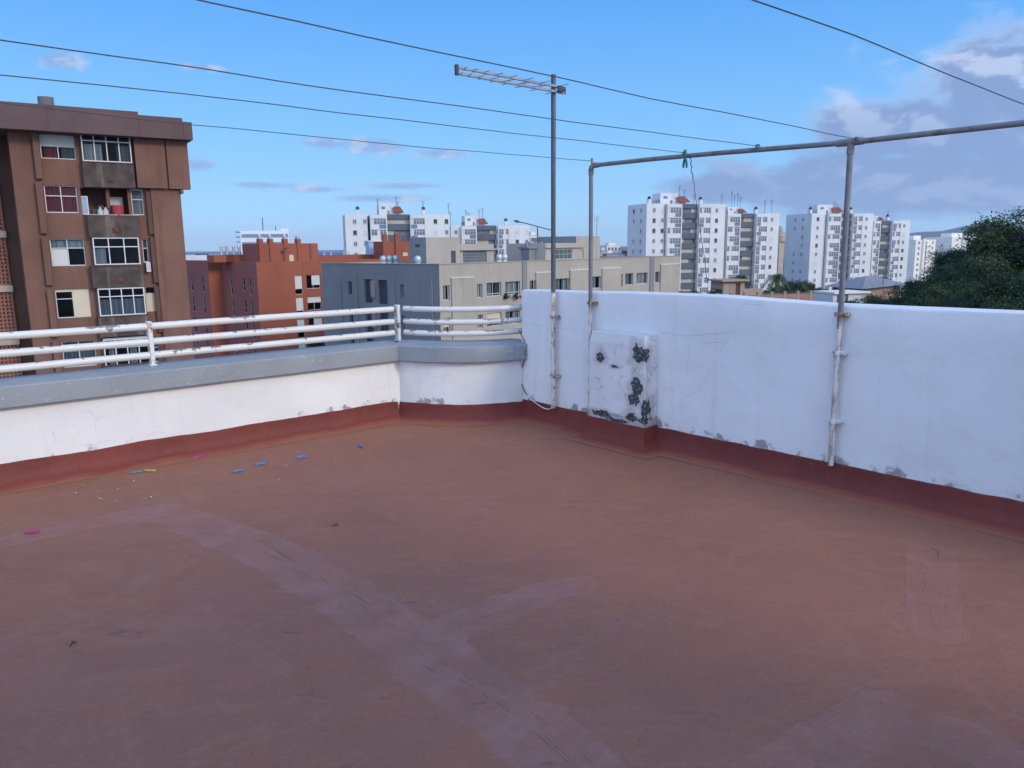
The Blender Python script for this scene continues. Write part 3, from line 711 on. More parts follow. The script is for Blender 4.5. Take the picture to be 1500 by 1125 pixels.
    # ---- string hanging from the crossbar
    pts = [WP.at(x, y, .075+.0) for x, y in ((1011,226),(1012,240),(1016,268),(1020,296),(1026,340),(1031,372),(1037,425))]; o0 = pts[0].copy(); out = []
    for A, B in zip(pts, pts[1:]):
        for k in range(6):
            v = A.lerp(B, k/6); out.append(v-o0+Vector((.004*jit(v.z*30, 1, 1), .004*jit(v.z*30, 5, 1), 0))*(1 if v.z < 1.95 else 2.5))
    mb = MB(); mb.tube(out, .0024, 5); mb.tube([p+Vector((.004*math.sin(i*2.), 0, 0)) for i, p in enumerate(out[:12])], .003, 5)
    tag(mb.build('string', 'wire', None, loc=o0), 'thin dark string dangling from the crossbar below the teal peg', 'string')
    # ---- aerial cable coming over the end of the wall
    pts = [WP.at(x, y, o) for x, y, o in ((761,484,-.02),(764,492,.01),(768,501,.012),(769,516,.03),(768,528,.02),(764,541,.012),(763,556,.012),(767,570,.02),(775,582,.02),(790,594,.04),(800,599,.055),(807,598,.06),(809,590,.03))]
    o0 = pts[2].copy(); sm = []
    for i in range(len(pts)-1):
        a0, b0, c0, d0 = pts[max(i-1, 0)], pts[i], pts[i+1], pts[min(i+2, len(pts)-1)]
        for k in range(5):
            t = k/5; sm.append(.5*((2*b0)+(c0-a0)*t+(2*a0-5*b0+4*c0-d0)*t*t+(3*b0-a0-3*c0+d0)*t**3)-o0)
    cb = empty('aerial_cable', o0, 0, 'loose cable hanging down the corner of the white wall to the foot of the mast', 'cable')
    mb = MB(); mb.tube(sm[:40], .0042, 7); mb.build('black_length', 'cable_black', cb, smooth=True)
    mb = MB(); mb.tube(sm[39:], .0042, 7); mb.build('white_length', 'cable_white', cb, smooth=True)
    # ---- pegs and crumbs on the floor
    for px, py, c, an, lab in ((200,692,'green',35,'green peg on the floor beside the yellow peg, near the parapet'), (220,690,'yellow',-5,'yellow peg on the floor touching the green peg'),
                          (291,669.5,'pink',20,'pink peg on the floor close to the red skirting'), (349,690.5,'blue',38,'leftmost of the four blue pegs, lowest on the floor'),
                          (381,680,'blue',42,'second blue peg from the left, with a turquoise tint'), (441,670,'blue',40,'third blue peg from the left, between the pair and the curled one'),
                          (529,654,'blue',-60,'blue peg farthest to the right, nearest the curved parapet'), (46,780,'pink',4,'bright pink peg alone on the mauve band at the left edge')):
        q = atz(px, py, .004)
        peg(lab, 'pegs dropped on the floor', 'peg_'+c, q, math.radians(an), 0., rnd.uniform(.06, .2), .98)
    mb = MB(); q0 = atz(220, 700, .0)
    for k in range(58):
        x = rnd.gauss(170, 75); y = rnd.gauss(712, 16)
        if rnd.random() < .3: x = rnd.uniform(340, 540); y = rnd.uniform(665, 705)
        if x < -60: continue
        q = atz(x, y, .004)-q0
        if not inside_terrace(q.x+q0.x, q.y+q0.y, -.22): continue
        s = rnd.choice((.0025, .003, .004, .007)); a = rnd.random()*6
        mb.poly([q+Vector((s*math.cos(a+t)*rnd.uniform(.6, 1.2), s*math.sin(a+t)*rnd.uniform(.6, 1.2), rnd.uniform(.001, .004))) for t in (0, 1.3, 2.6, 3.9, 5.1)])
    M['flake'] = plain('paint_flake', (.62, .58, .55), .8)
    o = mb.build('paint_flakes', 'flake', None, loc=q0); tag(o, 'white crumbs of paint scattered on the floor by the parapet', 'paint flakes', kind='stuff')
    q = atz(491, 772, .004); M['twig'] = plain('dry_twig', (.03, .025, .025), .8)
    mb = MB(); mb.tube([(-.02, 0, .004), (-.006, .006, .01), (.008, -.002, .012), (.02, .008, .004)], [.002, .004, .003, .001], 6); mb.tube([(0, .002, .011), (.004, .018, .016), (.012, .026, .006)], .0018, 5)
    tag(mb.build('twig', 'twig', None, loc=q, smooth=True), 'small dark dry twig alone in the middle of the terrace floor', 'twig')
    q = atz(109, 945, .004)
    tag(dup(bpy.data.objects['twig'], None, q, 1.2), 'dark sliver of twig on the floor at the lower left', 'twig')

# ------------------------------------------------------------------ buildings
RM90 = Matrix.Rotation(-math.pi/2, 4, 'Z')
class Bld:
    """local x runs along the sunlit facade, y into the building, z up from street level"""
    def __init__(s, name, px, py, Y, d, label, cat, group=None):
        p = aty(px, py, Y); s.pl = Plane((p.x, p.y), d); s.zt = p.z-G
        s.e = empty(name, (p.x, p.y, G), math.atan2(s.pl.d[1], s.pl.d[0]), label, cat, group)
    def lp(s, x0=0.):
        q = s.pl.pt(x0, 0, 0); return Plane((q.x, q.y), (s.pl.d[1], -s.pl.d[0]))
    def u(s, px, py, o=0.): return s.pl.uz(px, py, o)[0]
    def z(s, px, py, o=0.): return s.pl.uz(px, py, o)[1]-G
    def r(s, x0, y0, x1, y1, o=0.):
        a = s.pl.uz(x0, y0, o); b = s.pl.uz(x1, y1, o); return (a[0], b[0], b[1]-G, a[1]-G)
    def ly(s, px, py, x0=0.): return -s.lp(x0).uz(px, py)[0]
    def lz(s, px, py, x0=0.): return s.lp(x0).uz(px, py)[1]-G
    def lr(s, x0, y0, x1, y1, xx=0.):
        P = s.lp(xx); a = P.uz(x0, y0); b = P.uz(x1, y1); return (a[0], b[0], b[1]-G, a[1]-G)
def win(B, rect, face='f', y=.12, nc=2, tr=(), fw=.05, frame='win_white', pane='glass', drape=None, x0=0., sill=False, name='window'):
    """window: frame with mullions and transoms > pane, curtain or blind"""
    a, b, c, d = rect; w, h = b-a, d-c; mb = MB(); t = .05
    mb.box(0, w, 0, t, 0, fw); mb.box(0, w, 0, t, h-fw, h); mb.box(0, fw, .002, t-.002, fw, h-fw); mb.box(w-fw, w, .002, t-.002, fw, h-fw)
    for k in range(1, nc): mb.box(w*k/nc-fw*.45, w*k/nc+fw*.45, .004, t-.004, fw, h-fw)
    for q in tr: mb.box(fw, w-fw, .001, t-.001, h*q-fw*.45, h*q+fw*.45)
    if sill: mb.box(-.06, w+.06, -.16, t, -.07, -.002)
    loc, rot = ((a, y, c), 0.) if face == 'f' else ((x0+y, -a, c), -math.pi/2)
    o = mb.build(name, frame, B.e if isinstance(B, Bld) else B, loc=loc, rot=rot)
    p = MB(); p.box(fw*.5, w-fw*.5, t*.42, t*.6, fw*.5, h-fw*.5); p.build('pane', pane, o)
    for dr in (drape or []):
        mat, f0, f1, g0, g1 = dr[:5]; nm = dr[5] if len(dr) > 5 else 'curtain'; q = MB()
        if nm == 'curtain':
            n = 26; pts = [(w*(f0+(f1-f0)*k/n), t+.10+.035*math.sin(k*1.9)+.015*math.sin(k*.7)) for k in range(n+1)]
            for (xa, ya), (xb, yb) in zip(pts, pts[1:]): q.quad((xa, ya, h*g0), (xb, yb, h*g0), (xb, yb, h*g1), (xa, ya, h*g1))
            q.build(nm, mat, o, smooth=True)
        else:
            q.box(max(w*f0, fw*.6), min(w*f1, w-fw*.6), -.012, t*.35, max(h*g0, fw*.6), min(h*g1, h-fw*.6)); q.build(nm, mat, o)
    return o
def shell(B, x0, x1, y0, y1, z0, z1, holes=(), lholes=(), mats=('m',), dep=.2, lmat=0, roof=None, name='wall', par=.0, sp=None):
    """four walls and a flat roof; front and left faces carry real openings"""
    mb = MB(); mb.wall(x0, x1, z0, z1, holes, y0, dep, 0, 0)
    T = Matrix.Translation((x0, 0, 0)) @ RM90
    ml = MB(T); ml.wall(-y1, -y0, z0, z1, lholes, 0., dep, lmat, lmat)
    off = len(mb.v); mb.v += ml.v; mb.f += [[i+off for i in f] for f in ml.f]; mb.mi += ml.mi
    mb.quad((x1, y0, z0), (x1, y1, z0), (x1, y1, z1), (x1, y0, z1)); mb.quad((x1, y1, z0), (x0, y1, z0), (x0, y1, z1), (x1, y1, z1))
    rz = z1-par
    mb.quad((x0, y0, rz), (x1, y0, rz), (x1, y1, rz), (x0, y1, rz))
    if par:
        t = .25
        mb.box(x0+.001, x1-.001, y0+.003, y0+t, rz, z1+.002); mb.box(x0+.001, x1-.001, y1-t, y1-.003, rz, z1+.002)
        mb.box(x0+.003, x0+t, y0+t, y1-t, rz, z1+.001); mb.box(x1-t, x1-.003, y0+t, y1-t, rz, z1+.001)
    return mb.build(name, mats, B.e)

def free(o, B, label, cat, group=None):
    """a thing that only stands on a building: top-level, same place"""
    m = Matrix.Translation(B.e.location) @ Matrix.Rotation(B.e.rotation_euler.z, 4, 'Z')
    c = sum((v.co for v in o.data.vertices), Vector())/len(o.data.vertices); c.z = min(v.co.z for v in o.data.vertices)
    for v in o.data.vertices: v.co -= c
    o.parent = None; o.location = m @ c; o.rotation_euler = (0, 0, B.e.rotation_euler.z)
    return tag(o, label, cat, group)
def merge(src, B):
    """parts modelled in their own frame become parts of building B"""
    e = src.e if isinstance(src, Bld) else src
    m = (Matrix.Translation(B.e.location) @ Matrix.Rotation(B.e.rotation_euler.z, 4, 'Z')).inverted() @ Matrix.Translation(e.location) @ Matrix.Rotation(e.rotation_euler.z, 4, 'Z')
    for c in list(e.children):
        mb_ = Matrix.Translation(c.location) @ Matrix.Rotation(c.rotation_euler.z, 4, 'Z')
        q = m @ mb_; c.parent = B.e; c.location = q.translation; c.rotation_euler = (0, 0, q.to_euler().z)
    bpy.data.objects.remove(e)
def city_mats():
    M['leaf_dark'] = leaf_mat('dark_leaves', (.010, .026, .017), (.030, .058, .028)); M['leaf_mid'] = leaf_mat('mid_leaves', (.014, .030, .016), (.044, .070, .027)); M['palm_leaf'] = leaf_mat('palm_leaves', (.03, .055, .025), (.07, .105, .045))
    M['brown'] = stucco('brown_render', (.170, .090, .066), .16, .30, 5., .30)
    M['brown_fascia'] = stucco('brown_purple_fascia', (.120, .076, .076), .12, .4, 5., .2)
    M['brown_dark'] = stucco('brown_shade_and_trim', (.11, .060, .046), .12, .3, 5.)  # darker brown: shade painted on stair wing and recess fins; plain on trim
    M['soot'] = stucco('sooty_concrete', (.075, .058, .052), .3, 1.4, 7., .45, dirt=(.22, .17, .13))
    M['terracotta_block'] = plain('terracotta_block', (.24, .10, .065), .85, var=.25)
    M['orange'] = stucco('orange_render', (.27, .088, .056), .12, .12, 3., .22)
    M['orange_shaded'] = stucco('orange_shaded_render', (.235, .085, .075), .10, .12, 3., .12)  # shaded copy of the orange, its dimmer cooler tone painted on left faces
    M['beige'] = stucco('beige_render', (.36, .33, .285), .08, .2, 2.5, .22)
    M['slate'] = stucco('slate_render', (.205, .212, .225), .08, .2, 2.5, .2)
    M['tower_white'] = stucco('tower_white_render', (.57, .58, .59), .06, .1, 1.2, .26, dirt=(.40, .39, .38))
    M['tower_band'] = stucco('tower_dark_band', (.10, .112, .14), .10, .2, 1.5, .1)
    M['tower_cream'] = stucco('tower_cream_shutter', (.42, .40, .34), .10, .5, 2., .1)
    M['pink_wall'] = stucco('pink_render', (.30, .17, .155), .12, .4, 4., .2)
    M['sand'] = stucco('sand_render', (.33, .26, .21), .1, .3, 4., .2)
    M['roof_grey'] = stucco('grey_roof_sheet', (.20, .215, .24), .1, .5, 5., .1)
    M['tile'] = stucco('red_roof_tile', (.20, .072, .058), .2, 1.2, 8., .2)
    M['win_white'] = plain('white_window_frame', (.52, .53, .54), .5, var=.06); M['win_grey'] = plain('grey_window_frame', (.22, .23, .25), .5)
    M['blind_white'] = stucco('white_roller_blind', (.55, .55, .53), .06, .5, 14., .05); M['blind_cream'] = stucco('cream_roller_blind', (.56, .49, .37), .06, .5, 14., .05)
    M['glass'] = glass('window_glass', see=.86); M['hazed_glass'] = glass('hazed_window_glass', (.12, .145, .18), .3); M['blue_glass'] = glass('frosted_blue_pane', (.22, .32, .42), .4)  # tower glass lightened so its colour carries the distance haze
    M['glass_block'] = glass('glass_blocks', (.07, .10, .11), .25)
    M['net'] = cloth('net_curtain', (.55, .56, .56), 14.); M['red_curtain'] = cloth('dull_red_curtain', (.46, .085, .10), 12.); M['grey_curtain'] = cloth('grey_curtain', (.22, .24, .27), 12.)
    M['red_plastic'] = plain('red_bucket', (.30, .03, .05), .5); M['white_plastic'] = plain('white_jug', (.42, .42, .41), .4); M['dark_stuff'] = plain('dark_boxes', (.04, .035, .035), .8)
    M['pink_sheet'] = cloth('pink_panel', (.30, .22, .26), 6.); M['grille'] = plain('dark_grille', (.05, .06, .075), .6)
    M['zinc'] = plain('zinc_cowl', (.42, .45, .48), .4, .5); M['dark_metal'] = plain('dark_metal', (.05, .055, .065), .5, .3)
    M['void'] = plain('unlit_room', (.03, .028, .028), .9); M['blue_tarp'] = plain('pale_blue_panel', (.34, .44, .62), .7)
    M['office_white'] = stucco('office_white_band', (.62, .66, .70), .05, .2, 2., .05); M['office_band'] = plain('office_glass_band', (.16, .21, .27), .3)
    M['far_white'] = stucco('far_white_render', (.66, .64, .60), .06, .2, 1., .12); M['tan'] = stucco('tan_render', (.40, .32, .26), .08, .3, 1., .1)

def brown_building():
    B = Bld('apartment_block', 10, 188, 41.6, (.833, .554), 'brown apartment block at the left with glazed balconies and an overhanging roof edge', 'apartment building')
    UL = B.u(10, 188); UR = B.u(264, 280)
    W1 = [(56,192,112,234), (63.6,271,116,312), (72,350,127,389), (80,424,135,464), (90,501,143,535)]
    W2 = [(117,192,194,239), None, (135,348,206.5,387), (142.5,423,214.7,460), (151,498,223,535)]
    W3 = [None, (191,277,212,315), (207.5,350,219,384), (211.6,420,230,456), (219,495,236,530)]
    BAL = [(120,237,199,276), (127,315,206,348), (133,391,213,420), (144,465,221,490), (152,537,227,566)]
    h1 = [B.r(*q) for q in W1]; h3 = [B.r(*q) if q else None for q in W3]
    h2 = [B.r(*q, o=.45) if q else None for q in W2]
    opening = B.r(117,275,190,318)
    lo = h1[4]; low = [(lo[0], lo[1], lo[2]-2.78*k, lo[3]-2.78*k) for k in (1, 2)]
    holes = h1+[q for q in h3 if q]+[(q[0]+.08, q[1]-.08, q[2]+.1, q[3]-.05) for q in h2 if q]+[opening]+low
    zt = B.z(0, 160)
    shell(B, 0, UR, 0, 14, 0, zt, holes, mats=['brown'], dep=.22)
    styles = [dict(nc=2, tr=(.5,), drape=[('blind_white', 0, .5, .46, 1, 'blind'), ('blind_white', .5, 1, .46, 1, 'blind'), ('red_curtain', .1, .45, 0, .5), ('grey_curtain', .6, .95, 0, .5)]),
              dict(nc=2, tr=(.62,), drape=[('red_curtain', .03, .48, .03, .97), ('red_curtain', .52, .97, .03, .97)]),
              dict(nc=2, tr=(.66,), drape=[('net', .02, .98, .66, .98), ('blind_white', .0, .48, .03, .62, 'blind')]),
              dict(nc=2, tr=(.66,), drape=[('blind_cream', .5, 1, 0, 1, 'blind'), ('blind_cream', 0, .5, .9, 1, 'blind')]),
              dict(nc=2, tr=(.7,), drape=[('grey_curtain', .02, .98, .02, .98)])]
    for q, st in zip(h1, styles): win(B, q, **st)
    for q in low: win(B, q, nc=2, tr=(.7,), drape=[('net', .02, .6, .02, .98)])
    for k, q in enumerate(h3):
        if q: win(B, q, nc=1, tr=(.6,), drape=[None, [('net', .02, .98, .02, .98)], [('net', .02, .98, .6, .98)], [('blind_cream', 0, 1, 0, .74, 'blind')], [('net', .02, .9, .02, .98)]][k])
    for k, q in enumerate(h2):
        if not q: continue
        dr = [[('net', .05, .4, .05, .6), ('grey_curtain', .7, .95, .05, .6)], None, [('net', .02, .26, .03, .6)], [('grey_curtain', .02, .98, .03, .6)], [('net', .1, .25, .03, .9), ('net', .55, .7, .03, .9)]][k]
        win(B, q, y=-.43, nc=(4, 0, 3, 4, 4)[k], tr=((.70,), 0, (.66,), (.70,), (.70,))[k], fw=.06, drape=dr)
        mb = MB()   # cheeks of the glazed box
        for x in (q[0], q[1]-.04): mb.box(x, x+.04, -.38, 0, q[2], q[3])
        mb.box(q[0], q[1], -.40, 0, q[3]+.002, q[3]+.06); mb.build('glazing_cheek', 'win_grey', B.e)
    for k, q in enumerate(BAL):
        a = B.r(*q, o=.45); mb = MB(); mb.box(a[0], a[1], -.45, .0, a[2], a[3]); o = mb.build('balcony', 'soot', B.e, bevel=.02)
        uc, zc = (a[0]+a[1])/2+.05, a[2]+.42
        mb = MB(); mb.box(uc-.16, uc+.16, -.50, -.452, zc-.14, zc+.14); mb.tube([(uc+.02, -.56, zc), (uc+.02, -.47, zc)], .09, 10); mb.build('spout', 'brown_dark', o)
        mb = MB(); mb.box(a[0]-.02, a[1]+.02, -.49, .0, a[3]+.002, a[3]+.05); mb.build('ledge', 'tan' if k == 1 else 'brown_dark', o)
    a = B.r(213.5,384,221,398, .2); mb = MB(); w_, h_ = a[1]-a[0], a[3]-a[2]
    for q in (0, w_/2-.03, w_-.06): mb.box(a[0]+q, a[0]+q+.06, -.30, -.24, a[2], a[3])
    mb.box(a[0]+.061, a[1]-.061, -.295, -.245, a[2], a[2]+.06); mb.box(a[0]+.061, a[1]-.061, -.295, -.245, a[3]-.06, a[3]); mb.box(a[0], a[0]+.05, -.239, -.002, a[3]-.05, a[3]); mb.build('wall_bracket', 'win_white', B.e)
    # the open balcony: back wall, door, clutter
    a = opening; mb = MB(); mb.box(a[0]-.2, a[1]+.2, 1.5, 1.56, a[2]-.3, a[3]+.3); mb.build('balcony_back_wall', 'brown', B.e)
    mb = MB(); mb.box(a[0]+1.25, a[0]+1.42, .02, 1.49, a[2], a[3]); mb.build('balcony_divider', 'brown', B.e)
    d = B.r(117,287,131,314); win(B, d, y=.06, nc=1, pane='blue_glass', name='screen')
    d = B.r(161,287,185,314); win(B, d, y=.9, nc=1, tr=(.55,), drape=[('blind_white', 0, 1, .55, 1, 'blind')])
    base = B.z(160, 314, .3)
    for px, w_, h_, mt in ((141, .36, .42, 'dark_stuff'), (149, .3, .62, 'dark_stuff')):
        u = B.u(px, 312, .2); mb = MB(); mb.box(u-w_/2, u+w_/2, -.1, .3, a[2]+.0, a[2]+h_); free(mb.build('storage_box', mt, B.e, bevel=.03), B, 'dark box on the open balcony, '+('at the left behind the jugs' if px == 141 else 'taller, behind the white jugs'), 'box', 'things on the open balcony')
    for px in (147, 155):
        u = B.u(px, 312, .2); mb = MB(); z0 = a[2]; mb.tube([(u, -.28, z0+.05), (u, -.28, z0+.34), (u, -.28, z0+.40), (u, -.28, z0+.5)], [.14, .14, .06, .05], 10); free(mb.build('jug', 'white_plastic', B.e, smooth=True), B, 'white plastic jug on the open balcony, '+('the left one of two' if px == 147 else 'the one nearer the red bucket'), 'jug', 'things on the open balcony')
    u = B.u(173, 312, .2); mb = MB(); mb.tube([(u, -.22, a[2]+.05), (u, -.22, a[2]+.62)], [.28, .33], 14); free(mb.build('bucket', 'red_plastic', B.e, smooth=True), B, 'red tub standing on the open balcony of the brown block', 'tub', 'things on the open balcony')
    # upright fins beside the windows
    for q in ((48,188,60,262), (55,267,66,342), (64,348,74,418), (72,425,82,494), (80,500,90,566)):
        a = B.r(*q, o=.28); mb = MB(); w_ = .30; mb.box((a[0]+a[1])/2-w_/2, (a[0]+a[1])/2+w_/2, -.28, 0, a[2], a[3]); mb.build('fin', 'brown', B.e, bevel=.02)
    # plain bay on the right, proud of the window column
    x0 = B.u(214, 285, .3); x1 = B.u(264, 285, .3)
    mb = MB(); mb.box(x0+.25, x1, -.3, 0, 0, B.z(240, 276, .3)); mb.build('bay', 'brown', B.e, bevel=.02)
    for q in ((211,279,219,343), (217,347,226,414), (224,420,233,487), (232,494,240,560)):
        a = B.r(*q, o=.3); mb = MB(); mb.box(x0+.0, x0+.249, -.22, 0, a[2], a[3]); mb.build('fin', 'brown_dark', B.e, bevel=.01)  # darker fins, the shade of the recess side put into their colour
    xa = B.u(199, 240, .55); xm = B.u(244.5, 245, .55); xb = B.u(277, 245, .55); zl = B.z(240, 276, .55)
    mb = MB(); mb.box(xa, xm-.05, -.55, 0, zl+.0, zt-.2); mb.box(xm+.05, xb, -.55, 0, zl, zt-.2); mb.box(xm-.049, xm+.049, -.40, 0, zl, zt-.2); mb.box(x1, xb-.4, -.50, .4, zl-.25, zl-.002)
    mb.build('top_bay', 'brown', B.e)
    # overhanging roof edge in three steps
    o_ = 1.25; mb = MB()
    a = B.r(-60,141,202,198, o=o_); zb = B.z(100, 194, o_); u1 = B.u(202, 164, o_); u2 = B.u(267, 174, o_); u3 = B.u(281, 179, o_)
    mb.box(-9, u1, -o_, 14, zb, B.z(100, 155.5, o_)); mb.box(u1+.001, u2, -o_, 14, zb, B.z(235, 170.5, o_)); mb.box(u2+.001, u3, -o_+.02, 13, zb+.004, B.z(274, 178.5, o_))
    mb.build('roof_edge', 'brown_fascia', B.e, bevel=.02)
    zr = B.z(100, 155.5, o_); u = B.u(67, 140, -.5); mb = MB(); mb.box(u-.62, u+.62, .3, 1.5, zr, zr+.14); o = mb.build('chimney', 'brown_fascia', B.e)
    mb = MB()
    for k in range(5): mb.tube([(u, .9, zr+.14+k*.115), (u, .9, zr+.14+k*.115+.095)], [.36, .40], 14)
    mb.tube([(u, .9, zr+.14), (u, .9, zr+.70)], .3, 12); mb.build('cowl', 'roof_grey', o, smooth=False)
    # stair wing with pierced block screens, set back on the left
    ZS = [(-3.1+G, 0)]; x_ = -9
    mb = MB(); mb.box(x_, -.002, 2.6, 13.9, 0, zt); mb.build('stair_wing', 'brown_dark', B.e)  # darker brown carries the shadow of the main block
    zs = [(349, 416), (428, 489), (504, 558)]
    P = 2.6
    tops = [B.z(10, t, -P) for t, _ in zs]; bots = [B.z(10, b_, -P) for _, b_ in zs]
    step = tops[0]-tops[1]
    mb0 = MB(); bar = .05; xr = B.u(13, 400, -P)
    hgt = tops[0]-bots[0]; w_ = 2.6; nx, nz = 14, 12
    for i in range(nx+1): mb0.box(-w_+w_*i/nx-bar, -w_+w_*i/nx+bar, -.12, 0, 0, hgt)
    for j in range(nz+1): mb0.box(-w_-bar, bar, -.115, -.005, hgt*j/nz-bar, hgt*j/nz+bar)
    o0 = None
    for k in range(-1, 5):
        z = bots[0]-step*k
        if o0 is None:
            o0 = mb0.build('block_screen', 'terracotta_block', B.e, loc=(xr, P-.03, z)); mb = MB(); mb.box(-w_, 0, -.02, .02, 0, hgt); mb.build('backing', 'void', o0)
        else: dup(o0, B.e, (xr, P-.03, z))
    for k in range(-1, 5): mb = MB(); mb.box(xr-w_-.1, xr+.1, P-.30, P-.005, bots[0]-step*k-.42, bots[0]-step*k-.06); mb.build('floor_band', 'tan', B.e)

def orange_building():
    B = Bld('apartment_block', 375, 384, 97, (.70, .714), 'orange apartment block with four chimneys on its raised roof storey, behind the railing', 'apartment building')
    z1 = B.zt; X1 = B.u(474, 382)+14; D = B.ly(325, 385)
    # main block
    fh = 2.85
    hf = []
    for (a, b, c, d) in ((431.5,404,444,431), (448.5,403,470,422)): hf.append(B.r(a, b, c, d))
    rows = []
    for k in range(5):
        for i, h in enumerate(hf): rows.append((i, k, (h[0], h[1], h[2]-fh*k, h[3]-fh*k)))
    lf = [B.lr(336.5,406,341.5,431), B.lr(354.5,407,359.5,426), B.lr(364,407,369,432)]
    lrows = [(h[0], h[1], h[2]-fh*k, h[3]-fh*k) for k in range(5) for h in lf]
    shell(B, 0, X1, 0, D, 0, z1, [r for _, _, r in rows], lrows, ['orange', 'orange_shaded'], .25, 1)
    for i, k, r in rows:
        if i == 0: win(B, r, nc=1, tr=(.3,), y=.1, drape=[('blind_white', 0, 1, .3, 1, 'blind')])
        else: win(B, r, nc=2, y=.15, drape=[('blind_white', .0 if k % 2 else .4, 1, .25 if k % 2 == 0 else .55, 1, 'blind')])
    for j, r in enumerate(lrows): win(B, r, 'l', y=.08, nc=1, tr=(.42,), drape=[('net', .02, .98, .42, .98)] if j % 3 != 1 else None)
    # block A stepped behind
    xa = B.u(304, 384, -D); yA = D+12
    lA = []
    P = B.lp(xa)
    for (a, b, c, d) in ((278,402,283.5,426), (294,402,299.5,428)):
        h = B.lr(a, b, c, d, xa); lA += [(h[0], h[1], h[2]-fh*k, h[3]-fh*k) for k in range(5)]
    shell(B, xa, -.002, D, D+16, 0, z1+.15, [], lA, ['orange', 'orange_shaded'], .25, 1)
    for j, r in enumerate(lA): win(B, r, 'l', y=.08, nc=1, tr=(.42,), x0=xa, drape=[('net', .02, .98, .42, .98)])
    # raised roof storey
    yp = 1.6; pa = B.u(383, 375, -yp); pb = B.u(466, 370, -yp); zp = B.z(425, 356.5, -yp); yl = B.ly(367, 370, pa)
    mb = MB()
    hole = [B.r(423.5,373,431,383, o=-yp)]
    shell(B, pa, pb, yp, max(yl, yp+5), z1-.01, zp, hole, [], ['orange', 'orange_shaded'], .15, 1, name='roof_storey')
    win(B, hole[0], y=yp+.05, nc=1, drape=[('blind_cream', 0, 1, 0, 1, 'blind')])
    for px in (381.5, 396.5, 418, 437):
        u = B.u(px, 355, -yp); mb = MB(); zc = B.z(px, 350, -yp)
        mb.box(u-.28, u+.28, yp-.18, yp+.5, z1 if px != 418 else zp-.6, zc); o = mb.build('chimney', 'orange', B.e)
        mb = MB(); mb.box(u-.20, u+.20, yp-.1, yp+.42, zc+.001, zc+.22); mb.box(u-.25, u+.25, yp-.15, yp+.47, zc+.221, zc+.29); mb.tube([(u, yp+.16, zc+.29), (u, yp+.16, zc+.6)], [.2, .16], 8); mb.build('cowl', 'zinc', o)
    u = B.u(455, 365, -yp); mb = MB(); mb.box(u-.14, u+.14, yp-.16, yp-.002, z1+.3, zp-.05); mb.build('downpipe', 'orange_shaded', B.e)
    u = B.u(414, 365, -yp); mb = MB(); mb.tube([(u, yp-.4, z1), (u, yp-.4, z1+1.7)], .07, 6); mb.box(u-.3, u+.2, yp-.42, yp-.36, z1+1.2, z1+1.45); mb.build('dish_post', 'dark_metal', B.e)
    for px, s in ((331, 2.4), (349, 2.6)):
        u = B.u(px, 380, -D+3); mb = MB(); mb.box(u-1.6, u+1.3, D-3, D-1, z1-.01, z1+.9); mb.build('roof_box', 'orange', B.e)
        for q in (-.3, .45):
            mb = MB(); mb.tube([(u+q, D-2.5, z1+.9), (u+q, D-2.5, z1+1.9)], .2, 8); mb.tube([(u+q, D-2.5, z1+1.9), (u+q, D-2.5, z1+2.3)], [.28, .12], 8); mb.build('vent', 'zinc', B.e)
    # long low roof wall running to the right
    uL = B.u(466, 375, -6); uR = B.u(562, 372, -6)
    mb = MB(); mb.box(uL, uR, 6, 12, z1-6, B.z(510, 373.5, -6)); mb.build('roof_wall', 'orange', B.e)
    for px in (486, 496, 515, 522):
        u = B.u(px, 373, -6); zc = B.z(510, 373.5, -6); mb = MB(); mb.tube([(u, 8, zc), (u, 8, zc+.45)], .12, 6); mb.build('vent', 'zinc', B.e)
    # second orange stair head and pale blue panel
    B2 = Bld('stair_tower', 561, 356, 112, (.9, .43), 'orange stair tower with a tall flue between the white tower and the slate stair head', 'stair tower')
    x1 = B2.u(599, 355); zt = B2.z(580, 353.5)
    mb = MB(); mb.box(0, x1, 0, 5, 0, zt); mb.build('wall', 'orange', B2.e)
    u0, u1 = B2.u(579, 350, .2), B2.u(586.5, 350, .2); mb = MB(); mb.box(u0, u1, -.25, .5, zt-9, B2.z(583, 342, .2)); o = mb.build('chimney', 'orange', B2.e)
    u0 = B2.u(561.5, 350); mb = MB(); mb.box(u0+.05, u0+.7, 0.3, 1, zt, zt+1.0); mb.build('parapet_post', 'orange', B2.e)
    r = B2.r(590,370,597,375, .02); win(B2, r, y=-.05, nc=1, drape=[('blind_cream', 0, 1, 0, 1, 'blind')])
    B3 = Bld('rooftop_shed', 540, 354, 118, (.95, .3), 'pale blue rooftop shed in front of the white tower beside the orange stair head', 'shed')
    x1 = B3.u(561, 354); mb = MB(); mb.box(0, x1, 0, 4, 0, B3.zt); mb.build('wall', 'blue_tarp', B3.e); mb = MB(); mb.box(-.15, x1+.15, -.15, 4.1, B3.zt+.002, B3.zt+.16); mb.build('roof', 'far_white', B3.e)

